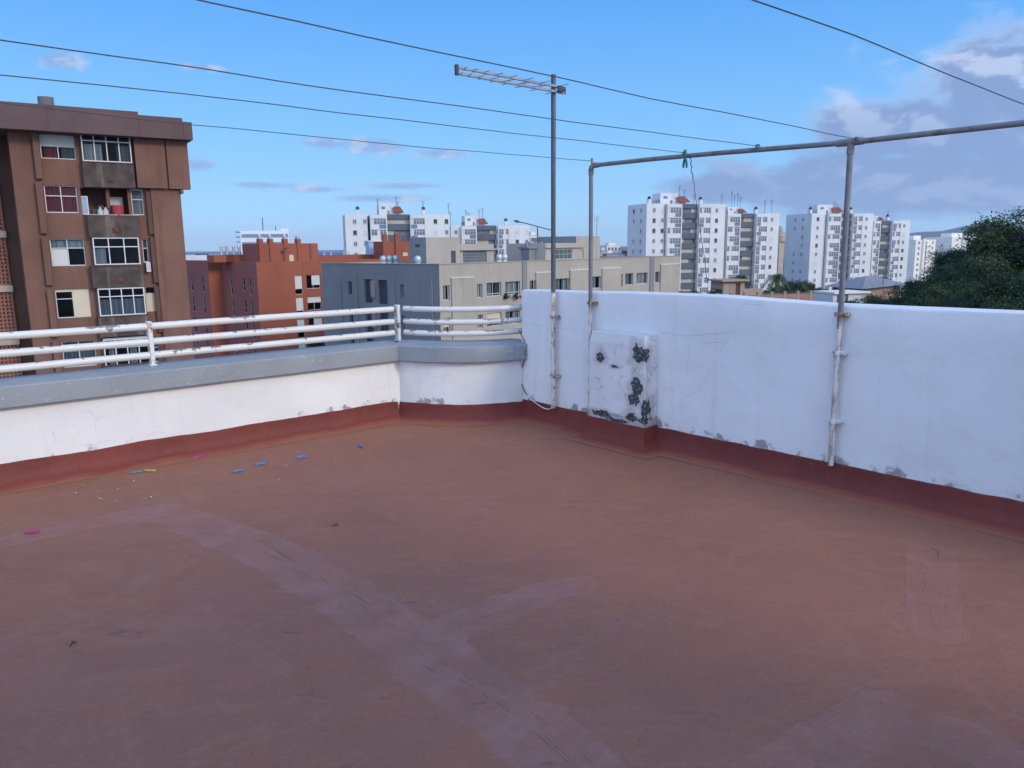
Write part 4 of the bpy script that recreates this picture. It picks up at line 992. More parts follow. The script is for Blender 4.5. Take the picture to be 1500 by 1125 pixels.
def grey_building():
    B = Bld('residential_block', 643, 387.5, 67, (31, 37), 'long flat roofed block, slate grey left face and beige right face, beyond the corner railing', 'apartment building')
    z1 = B.zt; X1 = B.u(996, 374.5); D = B.ly(471, 384.6); fh = 2.82
    FR = [(649,418.5,659,439.5), (699,416,707,436), (712.5,414.5,734.5,433), (740,413,762,431), (776,411,784,426.5), (814,408.5,834,425.5), (866.7,405.3,880,422), (906.5,402,912,419.5), (916,400.8,927.5,417), (932.5,400,948.5,415), (960,398,966,414), (989.5,396.3,994.5,412)]
    LF = [(509.5,412,516,431.5), (586,416.5,592,438)]; LB = [(533,409,546,444), (553,410,568,446)]
    hf = [B.r(*q) for q in FR]; hl = [B.lr(*q) for q in LF]; hb = [B.lr(*q) for q in LB]
    def drop(h, k): return (h[0], h[1], h[2]-fh*k, h[3]-fh*k)
    HF = [(i, k, drop(h, k)) for k in range(4) for i, h in enumerate(hf)]
    HL = [(i, k, drop(h, k)) for k in range(4) for i, h in enumerate(hl)]
    HB = [(i, k, drop(h, k)) for k in range(4) for i, h in enumerate(hb)]
    # grey pilaster strips are openings' neighbours: separate slabs
    shell(B, 0, X1, 0, D, 0, z1, [h for *_, h in HF], [h for *_, h in HL]+[h for *_, h in HB], ['beige', 'slate'], .28, 1, par=.7)
    for i, k, h in HF:
        wdt = h[1]-h[0]
        dr = [[('net', .05, .55, .02, .98)], [('net', .1, .9, .02, .98)], [('net', .02, .45, .02, .98), ('grey_curtain', .7, .98, .02, .98)], [('net', .02, .9, .02, .98)], None, [('net', .0, .3, .02, .98), ('net', .6, .95, .02, .98)]][(i+k*2) % 6]
        if k == 1 and i in (0, 2): dr = [('blind_cream', 0, 1, .35, 1, 'blind')]
        win(B, h, y=.18, nc=2 if wdt < 2.2 else 3, tr=(.18,) if i in (2, 3) else (), fw=.06, drape=dr, sill=True)
    for i, k, h in HL: win(B, h, 'l', y=.2, nc=2, fw=.05, frame='win_grey' if i == 0 else 'win_white', drape=[('grey_curtain', .1, .5, .02, .98)], sill=True)
    for i, k, h in HB:
        w, hh = h[1]-h[0], h[3]-h[2]; mb = MB()
        for j in range(9): mb.box(w*j/8-.02, w*j/8+.02, 0, .03, 0, hh)
        for j in range(13): mb.box(0, w, .005, .028, hh*j/12-.02, hh*j/12+.02)
        o = mb.build('lattice', 'grille', B.e, loc=(.22, -h[0], h[2]), rot=-math.pi/2); mb = MB(); mb.box(0, w, .06, .09, 0, hh); mb.build('pane', 'hazed_glass', o)
    for k in range(3):
        a = B.lr(543.5,411,551.5,436); a = drop(a, k); mb = MB(RM90); mb.box(a[0], a[1], -.12, -.004, a[2], a[3]); mb.build('screen', 'pink_sheet', B.e)
    # proud panels on both faces, with thin ledges
    for q in ((660,408,695,560), (784,400,808,560), (834,396.5,860,560), (881,394,906,560), (967,388,989,560)):
        a = B.r(*q); mb = MB(); mb.box(a[0], a[1], -.16, -.002, 0, a[3]); o = mb.build('panel', 'beige', B.e, bevel=.02); mb = MB(); mb.box(a[0]-.05, a[1]+.05, -.20, -.002, a[3]+.001, a[3]+.07); mb.build('ledge', 'far_white', o)
    for q in ((472,402,507,560), (517,402,530,560), (569,404,584,560), (593,407,638,560)):
        a = B.lr(*q); mb = MB(RM90); mb.box(a[0], a[1], -.14, -.002, 0, a[3]); mb.build('panel', 'slate', B.e, bevel=.02)
    for x0, x1 in ((764.4, 771), (951.7, 957.5)):
        a = B.u(x0, 390); b = B.u(x1, 390); mb = MB(); mb.box(a, b, -.10, -.003, 0, z1+.05); mb.build('pilaster', 'slate', B.e)
    mb = MB(); mb.box(-.06, X1+.06, -.06, .3, z1+.004, z1+.07); mb.box(-.06, .3, .301, D+.06, z1+.004, z1+.07); mb.build('capping', 'beige', B.e)
    # washing and plants on a sill
    for px, lab in ((743, 'trailing green plant on the sill of the beige block, the left of two'), (757, 'dark bushy plant on the sill of the beige block, next to the wall end')):
        q = B.pl.at(px, 434.5, .25); r_ = random.Random(px); mb = crown_mesh(r_, 40, 12, .16, .8); o = mb.build('sill_plant', 'leaf_mid' if px < 750 else 'leaf_dark', None, loc=q); o.scale = (.42, .36, .5)
        tag(o, lab, 'plant', 'plants on the sill')
    # stair head with glass block wall
    H = Bld('stair_head', 623.6, 347.5, 80, (31, 37), 'beige stair head with a door, glass block wall and slate side on the long block', 'stair head')
    zt = H.zt; x1 = H.u(673, 348); yl = H.ly(599, 348)
    door = H.r(660.5,367.5,668,388); vent = H.lr(608,358,615,362)
    shell(H, 0, x1, 0, yl, 0, zt, [door], [vent], ['beige', 'slate'], .2, 1, name='stair_head', par=.3)
    mb = MB(); mb.box(door[0], door[1], .12, .17, door[2], door[3]); mb.box(door[0]+.15, door[1]-.15, .09, .118, door[2]+1.2, door[3]-.2); mb.build('door', 'grille', H.e)
    mb = MB(RM90); mb.box(vent[0], vent[1], .1, .14, vent[2], vent[3]); mb.build('vent_grille', 'grille', H.e)
    xb = H.u(729, 357); zl = H.z(690, 357.5); gb = H.r(684,367.5,719,387)
    mb = MB(); mb.wall(x1+.002, xb, 0, zl, [gb], .6, .15); mb.quad((x1, .6, zl), (xb, .6, zl), (xb, 6, zl), (x1, 6, zl)); mb.quad((xb, .6, 0), (xb, 6, 0), (xb, 6, zl), (xb, .6, zl)); mb.box(x1+.01, xb+.3, .25, .598, H.z(700, 366.5)-.0, H.z(700, 366.5)+.16)
    mb.build('annex', 'beige', H.e)
    mb = MB(); w, h = gb[1]-gb[0], gb[3]-gb[2]; nx, nz = 11, 5
    for i in range(nx+1): mb.box(w*i/nx-.04, w*i/nx+.04, 0, .05, 0, h)
    for j in range(nz+1): mb.box(0, w, .002, .048, h*j/nz-.04, h*j/nz+.04)
    o = mb.build('glass_block_wall', 'slate', H.e, loc=(gb[0], .68, gb[2])); mb = MB(); mb.box(0, w, .025, .06, 0, h); mb.build('pane', 'glass_block', o)
    # second stair head further right
    K = Bld('stair_head', 844, 346, 98, (31, 37), 'small beige stair head farther along the long block, behind the antenna mast', 'stair head')
    zt = K.zt; x1 = K.u(879, 345.5); door = K.r(850,364,854.5,379); gl = K.r(814,365.5,838,379, 1.)
    shell(K, 0, x1, 0, 6, 0, zt, [door], [], ['beige', 'slate'], .2, 1, name='stair_head')
    mb = MB(); mb.box(door[0], door[1], .1, .15, door[2], door[3]); mb.build('door', 'grille', K.e)
    xa = K.u(799, 356, 1.); zl = K.z(822, 356, 1.)
    mb = MB(); mb.wall(xa, -.002, 0, zl, [gl], -1., .15); mb.quad((xa, -1, zl), (0, -1, zl), (0, 5, zl), (xa, 5, zl)); mb.quad((xa, 5, 0), (xa, -1, 0), (xa, -1, zl), (xa, 5, zl)); mb.quad((-.002, -1, 0), (-.002, 0, 0), (-.002, 0, zl), (-.002, -1, zl))
    zz = K.z(822, 363, 1.); mb.box(xa-.2, -.003, -1.3, -1.002, zz, zz+.14); mb.build('annex', 'beige', K.e)
    win(K, gl, y=-.92, nc=4, tr=(.5,), fw=.07, frame='beige', pane='glass_block')
    mb = MB(); a = K.u(820, 346, -3.); mb.box(a, -.002, 3, 5.9, zl, K.z(830, 346.5, -3.)); mb.build('tank_room', 'slate', K.e)
    Sx = Bld('rooftop_shed', 775, 356, 92, (.9, .44), 'low grey rooftop shed with a toothed parapet left of the antenna mast', 'shed')
    x1 = Sx.u(801, 356); mb = MB(); mb.box(0, x1, 0, 4, 0, Sx.z(788, 364)); mb.build('roof_shed', 'slate', Sx.e); mb = MB(); mb.box(-.2, x1, -.25, 4.1, Sx.z(788, 364)+.002, Sx.z(788, 364)+.2); mb.build('shed_roof', 'roof_grey', Sx.e)
    mb = MB(); zc = Sx.z(788, 364)+.2
    for k in range(6): mb.box(x1*k/6+.05, x1*(k+.72)/6, .8, 1.1, zc, Sx.z(788, 355.5)+.12*(k % 2)); 
    mb.box(.02, x1-.02, .85, 1.05, zc, Sx.z(788, 357.5)); mb.build('parapet', 'roof_grey', Sx.e)
    for q in (H, K, Sx): merge(q, B)
    # roof cowls
    for px, py, Y, n, lab in ((570, 374, 84, 3, 'cluster of three domed zinc roof cowls behind the slate parapet'), (611.5, 374, 76, 1, 'single domed zinc roof cowl in front of the slate stair head side'), (735, 371.5, 86, 2, 'zinc roof cowls on the beige roof right of the glass block wall')):
        p = aty(px, py, Y); e = empty('roof_cowl', (p.x, p.y, z1+G-.7), .6, lab, 'roof cowl', 'zinc cowls on the roofs')
        for i in range(n):
            x = (i-(n-1)/2)*.72; hh = p.z-(z1+G-.7); mb = MB(); mb.tube([(x, 0, 0), (x, 0, hh*.62)], .27, 10); cw = mb.build('roof_cowl', 'far_white', e)
            mb = MB(); mb.tube([(x, 0, hh*.5), (x, 0, hh*.62), (x, 0, hh*.82), (x, 0, hh*.94), (x, 0, hh)], [.30, .36, .36, .26, .06], 12); mb.build('dome', 'zinc', cw, smooth=True)
        merge(e, B)
    # tall aerial mast and lamp
    p = aty(874, 378, 97); t = aty(873, 316, 97)
    e = empty('aerial_mast', (p.x, p.y, p.z-4.), .3, 'slim rooftop aerial mast right of the first pipe post', 'aerial'); h = t.z-p.z+4.
    mb = MB(); mb.tube([(0, 0, 0), (0, 0, h)], .07, 6); mb.build('mast', 'zinc', e); mb = MB(); mb.tube([(-.28, 0, h), (-.28, 0, h-.7), (.28, 0, h-.7), (.28, 0, h)], .04, 5); mb.tube([(-.2, 0, h-.35), (.2, 0, h-.35)], .04, 5); mb.build('aerial_head', 'zinc', e)
    p = aty(787.5, 332, 105); a = aty(758, 324.5, 105); b_ = aty(809, 337.5, 105)
    e = empty('street_lamp', (p.x, p.y, G), 0, 'street lamp with one long arm showing above the roofs left of the mast', 'street lamp'); hz = p.z-G
    mb = MB(); mb.tube([(0, 0, 0), (0, 0, hz+.05)], [.14, .075], 8); mb.build('pole', 'dark_metal', e)
    va = Vector((a.x-p.x, 0, a.z-p.z)); vb = Vector((b_.x-p.x, 0, b_.z-p.z))
    mb = MB(); mb.tube([Vector((0, 0, hz))+vb, Vector((0, 0, hz+.02)), Vector((0, 0, hz))+va*.6+Vector((0, 0, .04)), Vector((0, 0, hz))+va*.9], .06, 6); mb.build('arm', 'dark_metal', e)
    mb = MB(); q = Vector((0, 0, hz))+va*.9; mb.tube([q, q+va*.12, q+va*.28], [.09, .17, .08], 8); mb.build('lamp_head', 'dark_metal', e)

# ------------------------------------------------------------------ white towers
def tower_window_mesh():
    mb = MB(); w, h = .95, 1.15
    for b in ((0, w, 0, .07), (0, w, h-.07, h), (0, .07, .07, h-.07), (w-.07, w, .07, h-.07), (w/2-.03, w/2+.03, .07, h-.07)): mb.box(b[0], b[1], -.05, .0, b[2], b[3], 0)
    mb.box(.06, w-.06, -.02, -.004, .06, h-.06, 1); mb.box(-.08, w+.08, -.12, 0, -.08, -.003, 0)
    return mb
PROT = {}
def tower_window(B, loc, rot, dark):
    k = ('w', dark)
    if k not in PROT:
        PROT[k] = tower_window_mesh().build('window', ['win_white' if dark < 2 else 'win_grey', ('hazed_glass', 'blind_white', 'void')[dark]], B.e, loc=loc, rot=rot)
    else: dup(PROT[k], B.e, loc, rot)
def slab_tower(px, py, Y, d, mods, depth, nfl, label, left_cols=(), left_to=None, px_head=None, chims=(), aerials=(), fh=2.77, seed=0):
    B = Bld('apartment_tower', px, py, Y, d, label, 'apartment tower', 'white apartment towers'); r = random.Random(seed)
    zt = B.zt; us = [0.]+[B.u(x, py) for _, x in mods]; D = depth
    body = MB(); band = MB(); u_end = us[-1]
    for (kind, _), a, b in zip(mods, us, us[1:]):
        if kind == 'plain': body.box(a, b, 0, D, 0, zt)
        elif kind == 'balc':
            body.box(a, b, -.55, D, 0, zt-.15); body.box(a, b, -1.0, -.551, zt-1.0, zt-.15); body.box(b-.28, b, -1.05, -.551, 0, zt-1.002); body.box(a, a+.14, -1.0, -.551, 0, zt-1.002)
        elif kind == 'strip': body.box(a, b, .9, D, 0, zt-.2)
    body.box(-.001, u_end+.001, D*.3, D+.001, zt-.3, zt+.002)
    body.build('wall', 'tower_white', B.e)
    for (kind, _), a, b in zip(mods, us, us[1:]):
        w = b-a
        if kind == 'plain':
            n = 1 if w < 5.2 else 2
            cols = {1: [.45 if w > 3 else .5], 2: [.42, .88] if w < 7 else [.36, .8]}[n]
            for q in cols:
                for k in range(nfl):
                    tower_window(B, (a+w*q-.48, 0, zt-2.35-fh*k), 0, r.choice((0, 0, 0, 1, 2)))
        elif kind == 'strip':
            for k in range(nfl+1):
                z = zt-(.75 if k == 0 else 0)-fh*k+ (0 if k == 0 else .35)
                hgt = .75 if k == 0 else 1.75
                z0 = z if k == 0 else z-.0
                mb = MB(); mb.box(a, b, -.0, .899, zt-.95-.25, zt) if k == 0 else mb.box(a, b, .0, .899, zt-.35-fh*k-1.0+.15, zt-.35-fh*k+.75)
                mb.build('spandrel', 'tower_band', B.e)
                zz = zt-.35-fh*k+.75-2.77 if k else zt-1.2-.97
                f = r.choice((.0, .0, .62, .3))
                mb = MB(); lo = zt-.35-fh*(k+1)+.75; hi = (zt-1.2 if k == 0 else zt-.35-fh*k-.85)
                s0, s1 = (a, b) if f == 0 else ((a, a+w*f) if k % 2 else (b-w*f, b))
                mb.box(s0, s1, .5, .62, lo, hi, 0); mb.box(a, b, .70, .78, lo, hi, 1); mb.build('shutter', ['tower_cream', 'hazed_glass' if f else 'tower_cream'], B.e)
        elif kind == 'balc':
            right = us.index(a) > 2
            for var in range(3):
                key = (B.e.name, round(a, 2), var)
                mb = MB(); ww = w-.44; h1 = 1.02
                cut = (.55, 1., .62)[var]
                mb.box(0, ww*cut, -.95, -.75, 0, h1, 0) if not right else mb.box(ww*(1-cut), ww, -.95, -.75, 0, h1, 0)
                if cut < 1:
                    q0, q1 = (ww*cut, ww) if not right else (0, ww*(1-cut)); mb.box(q0, q1, -.9, -.8, 0, h1-.05, 1)
                mb.box(-.02, ww+.02, -1.0, -.552, -.16, -.002, 0)
                PROT[key] = mb.build('balcony', ['tower_white', 'hazed_glass'], B.e)
                g = MB(); hh = fh-.16-h1-.02; nn = 5 if w > 3.6 else 4
                for j in range(nn+1): g.box(ww*j/nn-.045, ww*j/nn+.045, -.93, -.84, h1+.002, h1+hh, 0)
                g.box(0, ww, -.925, -.845, h1+hh-.09, h1+hh-.002, 0); g.box(0, ww, -.925, -.845, h1+.003, h1+.08, 0); g.box(0, ww, -.92, -.85, h1+hh*.62, h1+hh*.62+.06, 0)
                for j in range(nn): g.box(ww*j/nn+.045, ww*(j+1)/nn-.045, -.88, -.86, h1+.08, h1+hh-.09, 1 if (j*7+var*3) % 5 else 2)
                g.build('window', ['win_white', 'hazed_glass', 'blind_white'], PROT[key])
            used = set()
            for k in range(nfl):
                v = r.choice((0, 0, 2, 1)); key = (B.e.name, round(a, 2), v); loc = (a+.15, 0, zt-.95-fh*(k+1)+.11)
                if v not in used: PROT[key].location = loc; used.add(v)
                else: dup(PROT[key], B.e, loc)
            for v in range(3):
                if v not in used:
                    o = PROT[(B.e.name, round(a, 2), v)]
                    for c in list(o.children): bpy.data.objects.remove(c)
                    bpy.data.objects.remove(o)
    for fr in left_cols:
        for k in range(nfl):
            if r.random() < .92: tower_window(B, (0, D*fr+.48, zt-2.35-fh*k), -math.pi/2, r.choice((0, 0, 0, 0, 2)))
    if px_head:
        x0, x1, yt = px_head; a, b = B.u(x0, py, -2.5), B.u(x1, py, -2.5); zh = B.z((x0+x1)/2, yt, -2.5); hh = zh-zt; w = b-a
        mb = MB(); mb.box(a, a+w*.62, 2.5, 7, zt, zh); mb.box(a, b, 2.4, 7.5, zt, zt+hh*.42)
        mb.poly([(a+w*.52, 2.3, zt), (b, 2.3, zt), (a+w*.52, 2.3, zh-.3)]); mb.build('roof_house', 'tower_white', B.e)
        t = MB(); c0, c1 = a+w*.55, b+.1
        A_, B_, C_, D_ = (c0+.3, 1.2, zt+hh*.20), (c1, 1.2, zt+hh*.20), (c1-w*.12, 2.5, zt+hh*.74), (c0, 2.5, zt+hh*.74); dn = lambda p: (p[0], p[1]+.05, p[2]-.14)
        t.poly([A_, B_, C_, D_]); t.poly([dn(D_), dn(C_), dn(B_), dn(A_)])
        for p, q in ((A_, B_), (B_, C_), (C_, D_), (D_, A_)): t.poly([p, dn(p), dn(q), q])
        t.build('tiled_slope', 'tile', B.e)
        m2 = MB(); m2.box(a+w*.12, a+w*.26, 2.44, 2.49, zt+hh*.5, zt+hh*.72); m2.box(a+w*.36, a+w*.44, 2.33, 2.39, zt+hh*.05, zt+hh*.36); m2.build('roof_door', 'hazed_glass', B.e)
    for x in chims:
        u = B.u(x, py, -1.); mb = MB(); mb.box(u-.42, u+.42, .6, 1.5, zt, zt+1.25); c = mb.build('chimney', 'tower_white', B.e)
        mb = MB(); mb.box(u-.5, u+.5, .5, 1.6, zt+1.26, zt+1.36); mb.tube([(u, 1.05, zt+1.36), (u, 1.05, zt+1.75), (u, 1.05, zt+2.0)], [.38, .46, .2], 8); mb.build('cowl', 'dark_metal', c)
    for x, hgt in aerials:
        u = B.u(x, py, -4.); zb = zt
        mb = MB(); mb.tube([(u, 4, zb), (u, 4, zb+hgt)], .055, 5)
        for k in range(3): mb.tube([(u-.5+.12*k, 4.2, zb+hgt-.15-k*.42), (u+.5-.12*k, 3.8, zb+hgt-.15-k*.42)], .035, 4)
        mb.build('roof_aerial', 'dark_metal', B.e)
    return B
def towers():
    d = (.955, .297)
    slab_tower(505, 314, 198, (.966, .26), [('plain', 538), ('gap', 541.5), ('balc', 566), ('strip', 600), ('balc', 622.5), ('plain', 658)], 11.5, 10,
               'white tower with grey striped front, its left flank against the sea', (.3, .68), None, (555, 590, 298), (524, 620.5), ((554, 4.2), (581, 4.6), (583, 3.4), (620, 3.6), (657, 3.)), seed=1)
    slab_tower(660, 330.5, 218, (.966, .26), [('plain', 675), ('balc', 697), ('strip', 727), ('plain', 728.5), ('balc', 745), ('plain', 775)], 11.5, 10,
               'lower white tower right behind the sea side one, partly hidden by the beige stair head', (), None, (681, 713, 316), (741,), ((683, 4.4), (687, 3.6), (702, 4.6), (707, 5.), (660, 4.)), seed=2)
    slab_tower(947.5, 298, 215, (.944, .329), [('plain', 974), ('gap', 975.5), ('balc', 997), ('strip', 1021), ('gap', 1022.2), ('balc', 1040), ('plain', 1063)], 11., 11,
               'tallest white tower in the middle of the skyline, grey stripes beside the second pipe bay', (.28, .66), None, (967, 1007, 283), (951, 1026), ((995, 5.2), (1002, 4.), (1016, 3.), (1057, 3.)), seed=3)
    slab_tower(1063.5, 312.5, 228, (.944, .329), [('balc', 1082.6), ('strip', 1104.5), ('gap', 1106), ('balc', 1122.5), ('plain', 1142)], 11., 10,
               'lower white tower joined to the right of the tallest one, palms before it', (), None, (1066, 1090, 303), (1107,), ((1071, 6.5), (1075, 5.5), (1080, 6.), (1084, 5.), (1120, 4.), (1130, 4.2)), seed=4)
    slab_tower(1189.5, 312.5, 250, (.965, .262), [('plain', 1210), ('gap', 1211.5), ('balc', 1230), ('strip', 1247), ('gap', 1248), ('balc', 1262), ('plain', 1280)], 13.5, 11,
               'right hand white tower behind the second pipe post, long blue shaded flank', (.32, .62), None, (1197, 1232, 300), (1187, 1246), ((1222, 4.), (1226, 3.)), seed=5)
    slab_tower(1277.5, 323, 264, (.965, .262), [('balc', 1288), ('strip', 1304.5), ('gap', 1305.5), ('balc', 1318), ('plain', 1334)], 12, 10,
               'lower right hand white tower next to the wooded slope', (), None, (1279, 1291, 316), (1300,), ((1300, 3.2),), seed=6)

def far_buildings():
    # office with curved bands by the sea
    B = Bld('office_building', 352, 338, 300, (.97, .24), 'pale banded office building by the sea behind the orange block', 'office building')
    zt = B.zt; x1 = B.u(423, 338); mb = MB(); mb.box(0, x1, 0, 14, 0, zt-.05); mb.build('wall', 'office_white', B.e)
    for k in range(9):
        z = zt-1.2-k*3.0
        mb = MB(); mb.box(.4, x1-.4, -.12, -.002, z-1.35, z-.1); mb.build('window_band', 'office_band', B.e)
    for k in range(9):
        z = zt-k*1.9; mb = MB(); n = 8
        pts = [(-3.0*math.sin(math.pi*.5*j/n)*.9, 14*j/n) for j in range(n+1)]
        mb.prism([(0.0, 0.), (0., 14.)]+[(a-.3, b) for a, b in pts[::-1]], z-.55, z); mb.build('fin', 'office_white', B.e)
    mb = MB(); u = B.u(384, 336); mb.tube([(u, 5, zt), (u, 5, zt+5.)], .16, 6); mb.build('roof_mast', 'dark_metal', B.e); mb = MB(); u = B.u(403, 336); mb.tube([(u, 5, zt), (u, 5, zt+1.8)], .14, 6); mb.build('roof_mast', 'dark_metal', B.e)
    mb = MB(); ur = B.u(412, 338); mb.box(ur, x1, .5, 9, zt-.04, zt+.9); mb.build('roof_room', 'office_white', B.e)
    # low white roof left of the orange block
    B = Bld('low_building', 262, 374, 140, (.99, .12), 'low building with a white roof wall between the brown block and the sea', 'building')
    x1 = B.u(306.5, 374); mb = MB(); mb.box(-8, x1, 0, 9, 0, B.zt); mb.build('wall', 'tower_white', B.e); mb = MB(); mb.box(x1*.5, x1-.4, 1, 1.3, B.zt, B.zt+.25); mb.build('roof_edge', 'dark_metal', B.e)
    # small white houses by the sea
    for px, py, px1, Y, lab, nw in ((776, 345, 790, 240, 'small white block peeping out right of the lower sea side tower', 2), (889, 360, 909, 320, 'white sea side house seen between the pipe post and the tallest tower', 3), (881, 368, 890, 250, 'low white house left of the white sea side house', 1), (905, 372, 916, 230, 'small white house with a dark roof at the foot of the tallest tower', 1)):
        B = Bld('white_house', px, py, Y, (.96, .28), lab, 'house', 'white houses toward the sea'); x1 = B.u(px1, py)
        mb = MB(); mb.box(0, x1, 0, 8, 0, B.zt); mb.box(x1*.2, x1*.7, 1, 5, B.zt, B.zt+1.1); mb.build('wall', 'far_white', B.e)
        for k in range(3):
            for i in range(nw+1):
                mb = MB(); u = x1*(i+.3)/(nw+1); z = B.zt-1.9-2.9*k; mb.box(u, u+1.0, -.06, -.002, z, z+1.2); mb.build('window', 'hazed_glass', B.e)
        mb = MB(); mb.box(-.15, x1+.15, -.15, 8.1, B.zt+.002, B.zt+.14); mb.build('roof_edge', 'roof_grey' if nw == 1 else 'far_white', B.e)
    # tan tower with a ringed head
    p = aty(1145, 331, 360); h = p.z-G
    e = empty('water_tower', (p.x, p.y, G), .2, 'tan tower with a wider ringed head in the gap between the white towers', 'tower')
    mb = MB(); mb.box(-1.6, 1.0, -1.5, 1.5, 0, h-3); mb.build('shaft', 'tan', e)
    mb = MB(); mb.tube([(0, 0, h-8), (0, 0, h-7), (0, 0, h-4.6), (0, 0, h-4)], [1.4, 2.2, 2.2, 1.7], 14); mb.build('head', 'tan', e, smooth=False); mb = MB(); mb.tube([(-.4, 0, h-4), (-.4, 0, h-1.5), (-.4, 0, h)], [1.3, 1.2, .6], 12); mb.build('cap', 'tan', e)
    # far pair of cream towers
    for px, py, px1, Y, lab, sd in ((1342, 351, 1371, 420, 'cream tower far off, left one of the distant pair right of the white towers', 1), (1395, 347, 1440, 440, 'cream tower far off, right one of the distant pair, cut by the wooded slope', 2)):
        B = Bld('apartment_tower', px, py, Y, (.80, .60), lab, 'apartment tower', 'distant cream towers'); zt = B.zt; x1 = B.u(px1, py); D = 15; r = random.Random(sd)
        mb = MB(); mb.box(0, x1, 0, D, 0, zt); mb.box(x1*.15, x1*.5, 3, 9, zt, zt+2.2); mb.box(x1*.3, x1*.40, -1, -.002, 0, zt+.5); mb.build('wall', 'far_white', B.e)
        for k in range(10):
            z = zt-2.4-2.9*k
            for q in (.16, .52, .86):
                mb = MB(); w = 1.5 if q < .8 else 1.1; mb.box(x1*q-w*.6, x1*q+w*.6, -.05, -.002, z, z+1.3); mb.build('window', 'hazed_glass', B.e)
            for q in (.52, .70):
                mb = MB(); mb.box(x1*q-1.6, x1*q+1.2, -1.2, -.06, z-1.1, z-.15); mb.build('balcony', 'far_white', B.e)
            for q in (.35, .7): 
                if r.random() < .8: mb = MB(RM90); mb.box(-D*q-.5, -D*q+.5, -.05, -.002, z, z+1.2); mb.build('window', 'hazed_glass', B.e)
    # pink roof terrace with hut
    B = Bld('low_building', 1048, 426, 118, (.965, .262), 'low pink building with a pillared roof parapet just above the white wall', 'building')
    x1 = B.u(1222, 424); zt = B.z(1130, 431.5)
    mb = MB(); mb.box(0, x1, 0, .25, 0, zt); mb.box(0, x1, .251, 12, 0, zt-1.1); mb.box(0, .25, .252, 12, zt-1.1, zt+.2); mb.build('wall', 'pink_wall', B.e)
    for k in range(9):
        u = x1*(k+.12)/9; mb = MB(); mb.box(u, u+.34, -.05, .32, zt-1.1, zt+.35); mb.box(u-.06, u+.40, -.1, .38, zt+.351, zt+.45); mb.build('pillar', 'sand', B.e)
    mb = MB(); mb.box(0, x1, .06, .19, zt+.12, zt+.17); mb.build('handrail', 'sand', B.e)
    Hh = Bld('roof_hut', 1060, 412, 124, (.965, .262), 'beige roof hut', 'hut'); xx = Hh.u(1091, 412); z0 = zt-1.1; zz = Hh.z(1075, 412)
    mb = MB(); dr = Hh.r(1078,413,1084,432); mb.wall(0, xx, z0, zz, [(dr[0], dr[1], z0+.05, dr[3]-.2)], 0., .2); mb.quad((0, 0, zz), (xx, 0, zz), (xx, 4, zz), (0, 4, zz)); mb.quad((0, 4, z0), (0, 0, z0), (0, 0, zz), (0, 4, zz)); mb.quad((xx, 0, z0), (xx, 4, z0), (xx, 4, zz), (xx, 0, zz)); mb.build('roof_hut', 'sand', Hh.e)
    mb = MB(); mb.box(dr[0], dr[1], .12, .18, z0+.05, dr[3]-.2); mb.build('hut_door', 'brown_dark', Hh.e)
    mb = MB(); mb.box(-.6, xx+.5, -.7, 4.2, zz+.002, zz+.26); mb.build('hut_roof', 'sand', Hh.e)
    mb = MB(); mb.box(xx, B.u(1150, 420)*.62, .6, .9, z0, z0+1.75); mb.build('back_wall', 'sand', Hh.e)
    merge(Hh, B)
    # grey roofed house and white shed
    B = Bld('grey_roofed_house', 1273, 419, 140, (.93, .37), 'beige house with a grey hipped sheet roof at the foot of the right hand tower', 'house')
    x1 = B.u(1318, 419); ze = B.z(1295, 417); za = B.z(1296, 403.5, -3); D = 8.
    xw = B.u(1256, 424)
    mb = MB(); mb.box(xw*.25, x1, 0, D, 0, ze); mb.build('wall', 'sand', B.e)
    mb = MB(); a, b = xw, x1+.5
    r0, r1 = (x1*.38, D*.45, za), (x1*.62, D*.45, za); c = [(a, -1.2, ze-.55), (b, -1.2, ze+.0), (b, D+.6, ze), (a, D+.6, ze-.5)]
    mb.poly([c[0], c[1], r1, r0]); mb.poly([c[1], c[2], r1]); mb.poly([c[2], c[3], r0, r1]); mb.poly([c[3], c[0], r0]); mb.poly([c[3], c[2], c[1], c[0]])
    mb.build('roof', 'roof_grey', B.e)
    mb = MB(); u = B.u(1290, 410); mb.tube([(u, -.6, ze), (u, -.6, za+.7)], .06, 5); mb.build('vent_pipe', 'dark_metal', B.e)
    dd = B.u(1308, 425); mb = MB(); mb.box(dd, dd+1.5, -.06, -.003, ze-3.2, ze-.6); mb.box(dd-2.9, dd-1.6, -.05, -.003, ze-2.4, ze-1.2); mb.build('shutter', 'pink_wall', B.e)
    B = Bld('white_shed', 1221, 427, 105, (.965, .262), 'white flat roofed shed behind the second pipe post, above the white wall', 'shed'); x1 = B.u(1270, 428)
    mb = MB(); mb.box(0, x1, 0, 4, 0, B.zt-.35); mb.build('wall', 'tower_white', B.e); mb = MB(); mb.box(-.1, x1+.3, -.4, 4.2, B.zt-.34, B.zt-.1); mb.build('roof', 'far_white', B.e)
    mb = MB(); mb.box(x1*.36, x1*.44, -.05, -.003, B.zt-3, B.zt-.5); mb.box(x1*.12, x1*.16, -.05, -.003, B.zt-3, B.zt-.5); mb.build('door', 'grille', B.e)
    B = Bld('tiled_lean_to', 1268, 432, 112, (.965, .262), 'orange tiled lean-to roof low down beside the wooded slope', 'shed'); x1 = B.u(1292, 432)
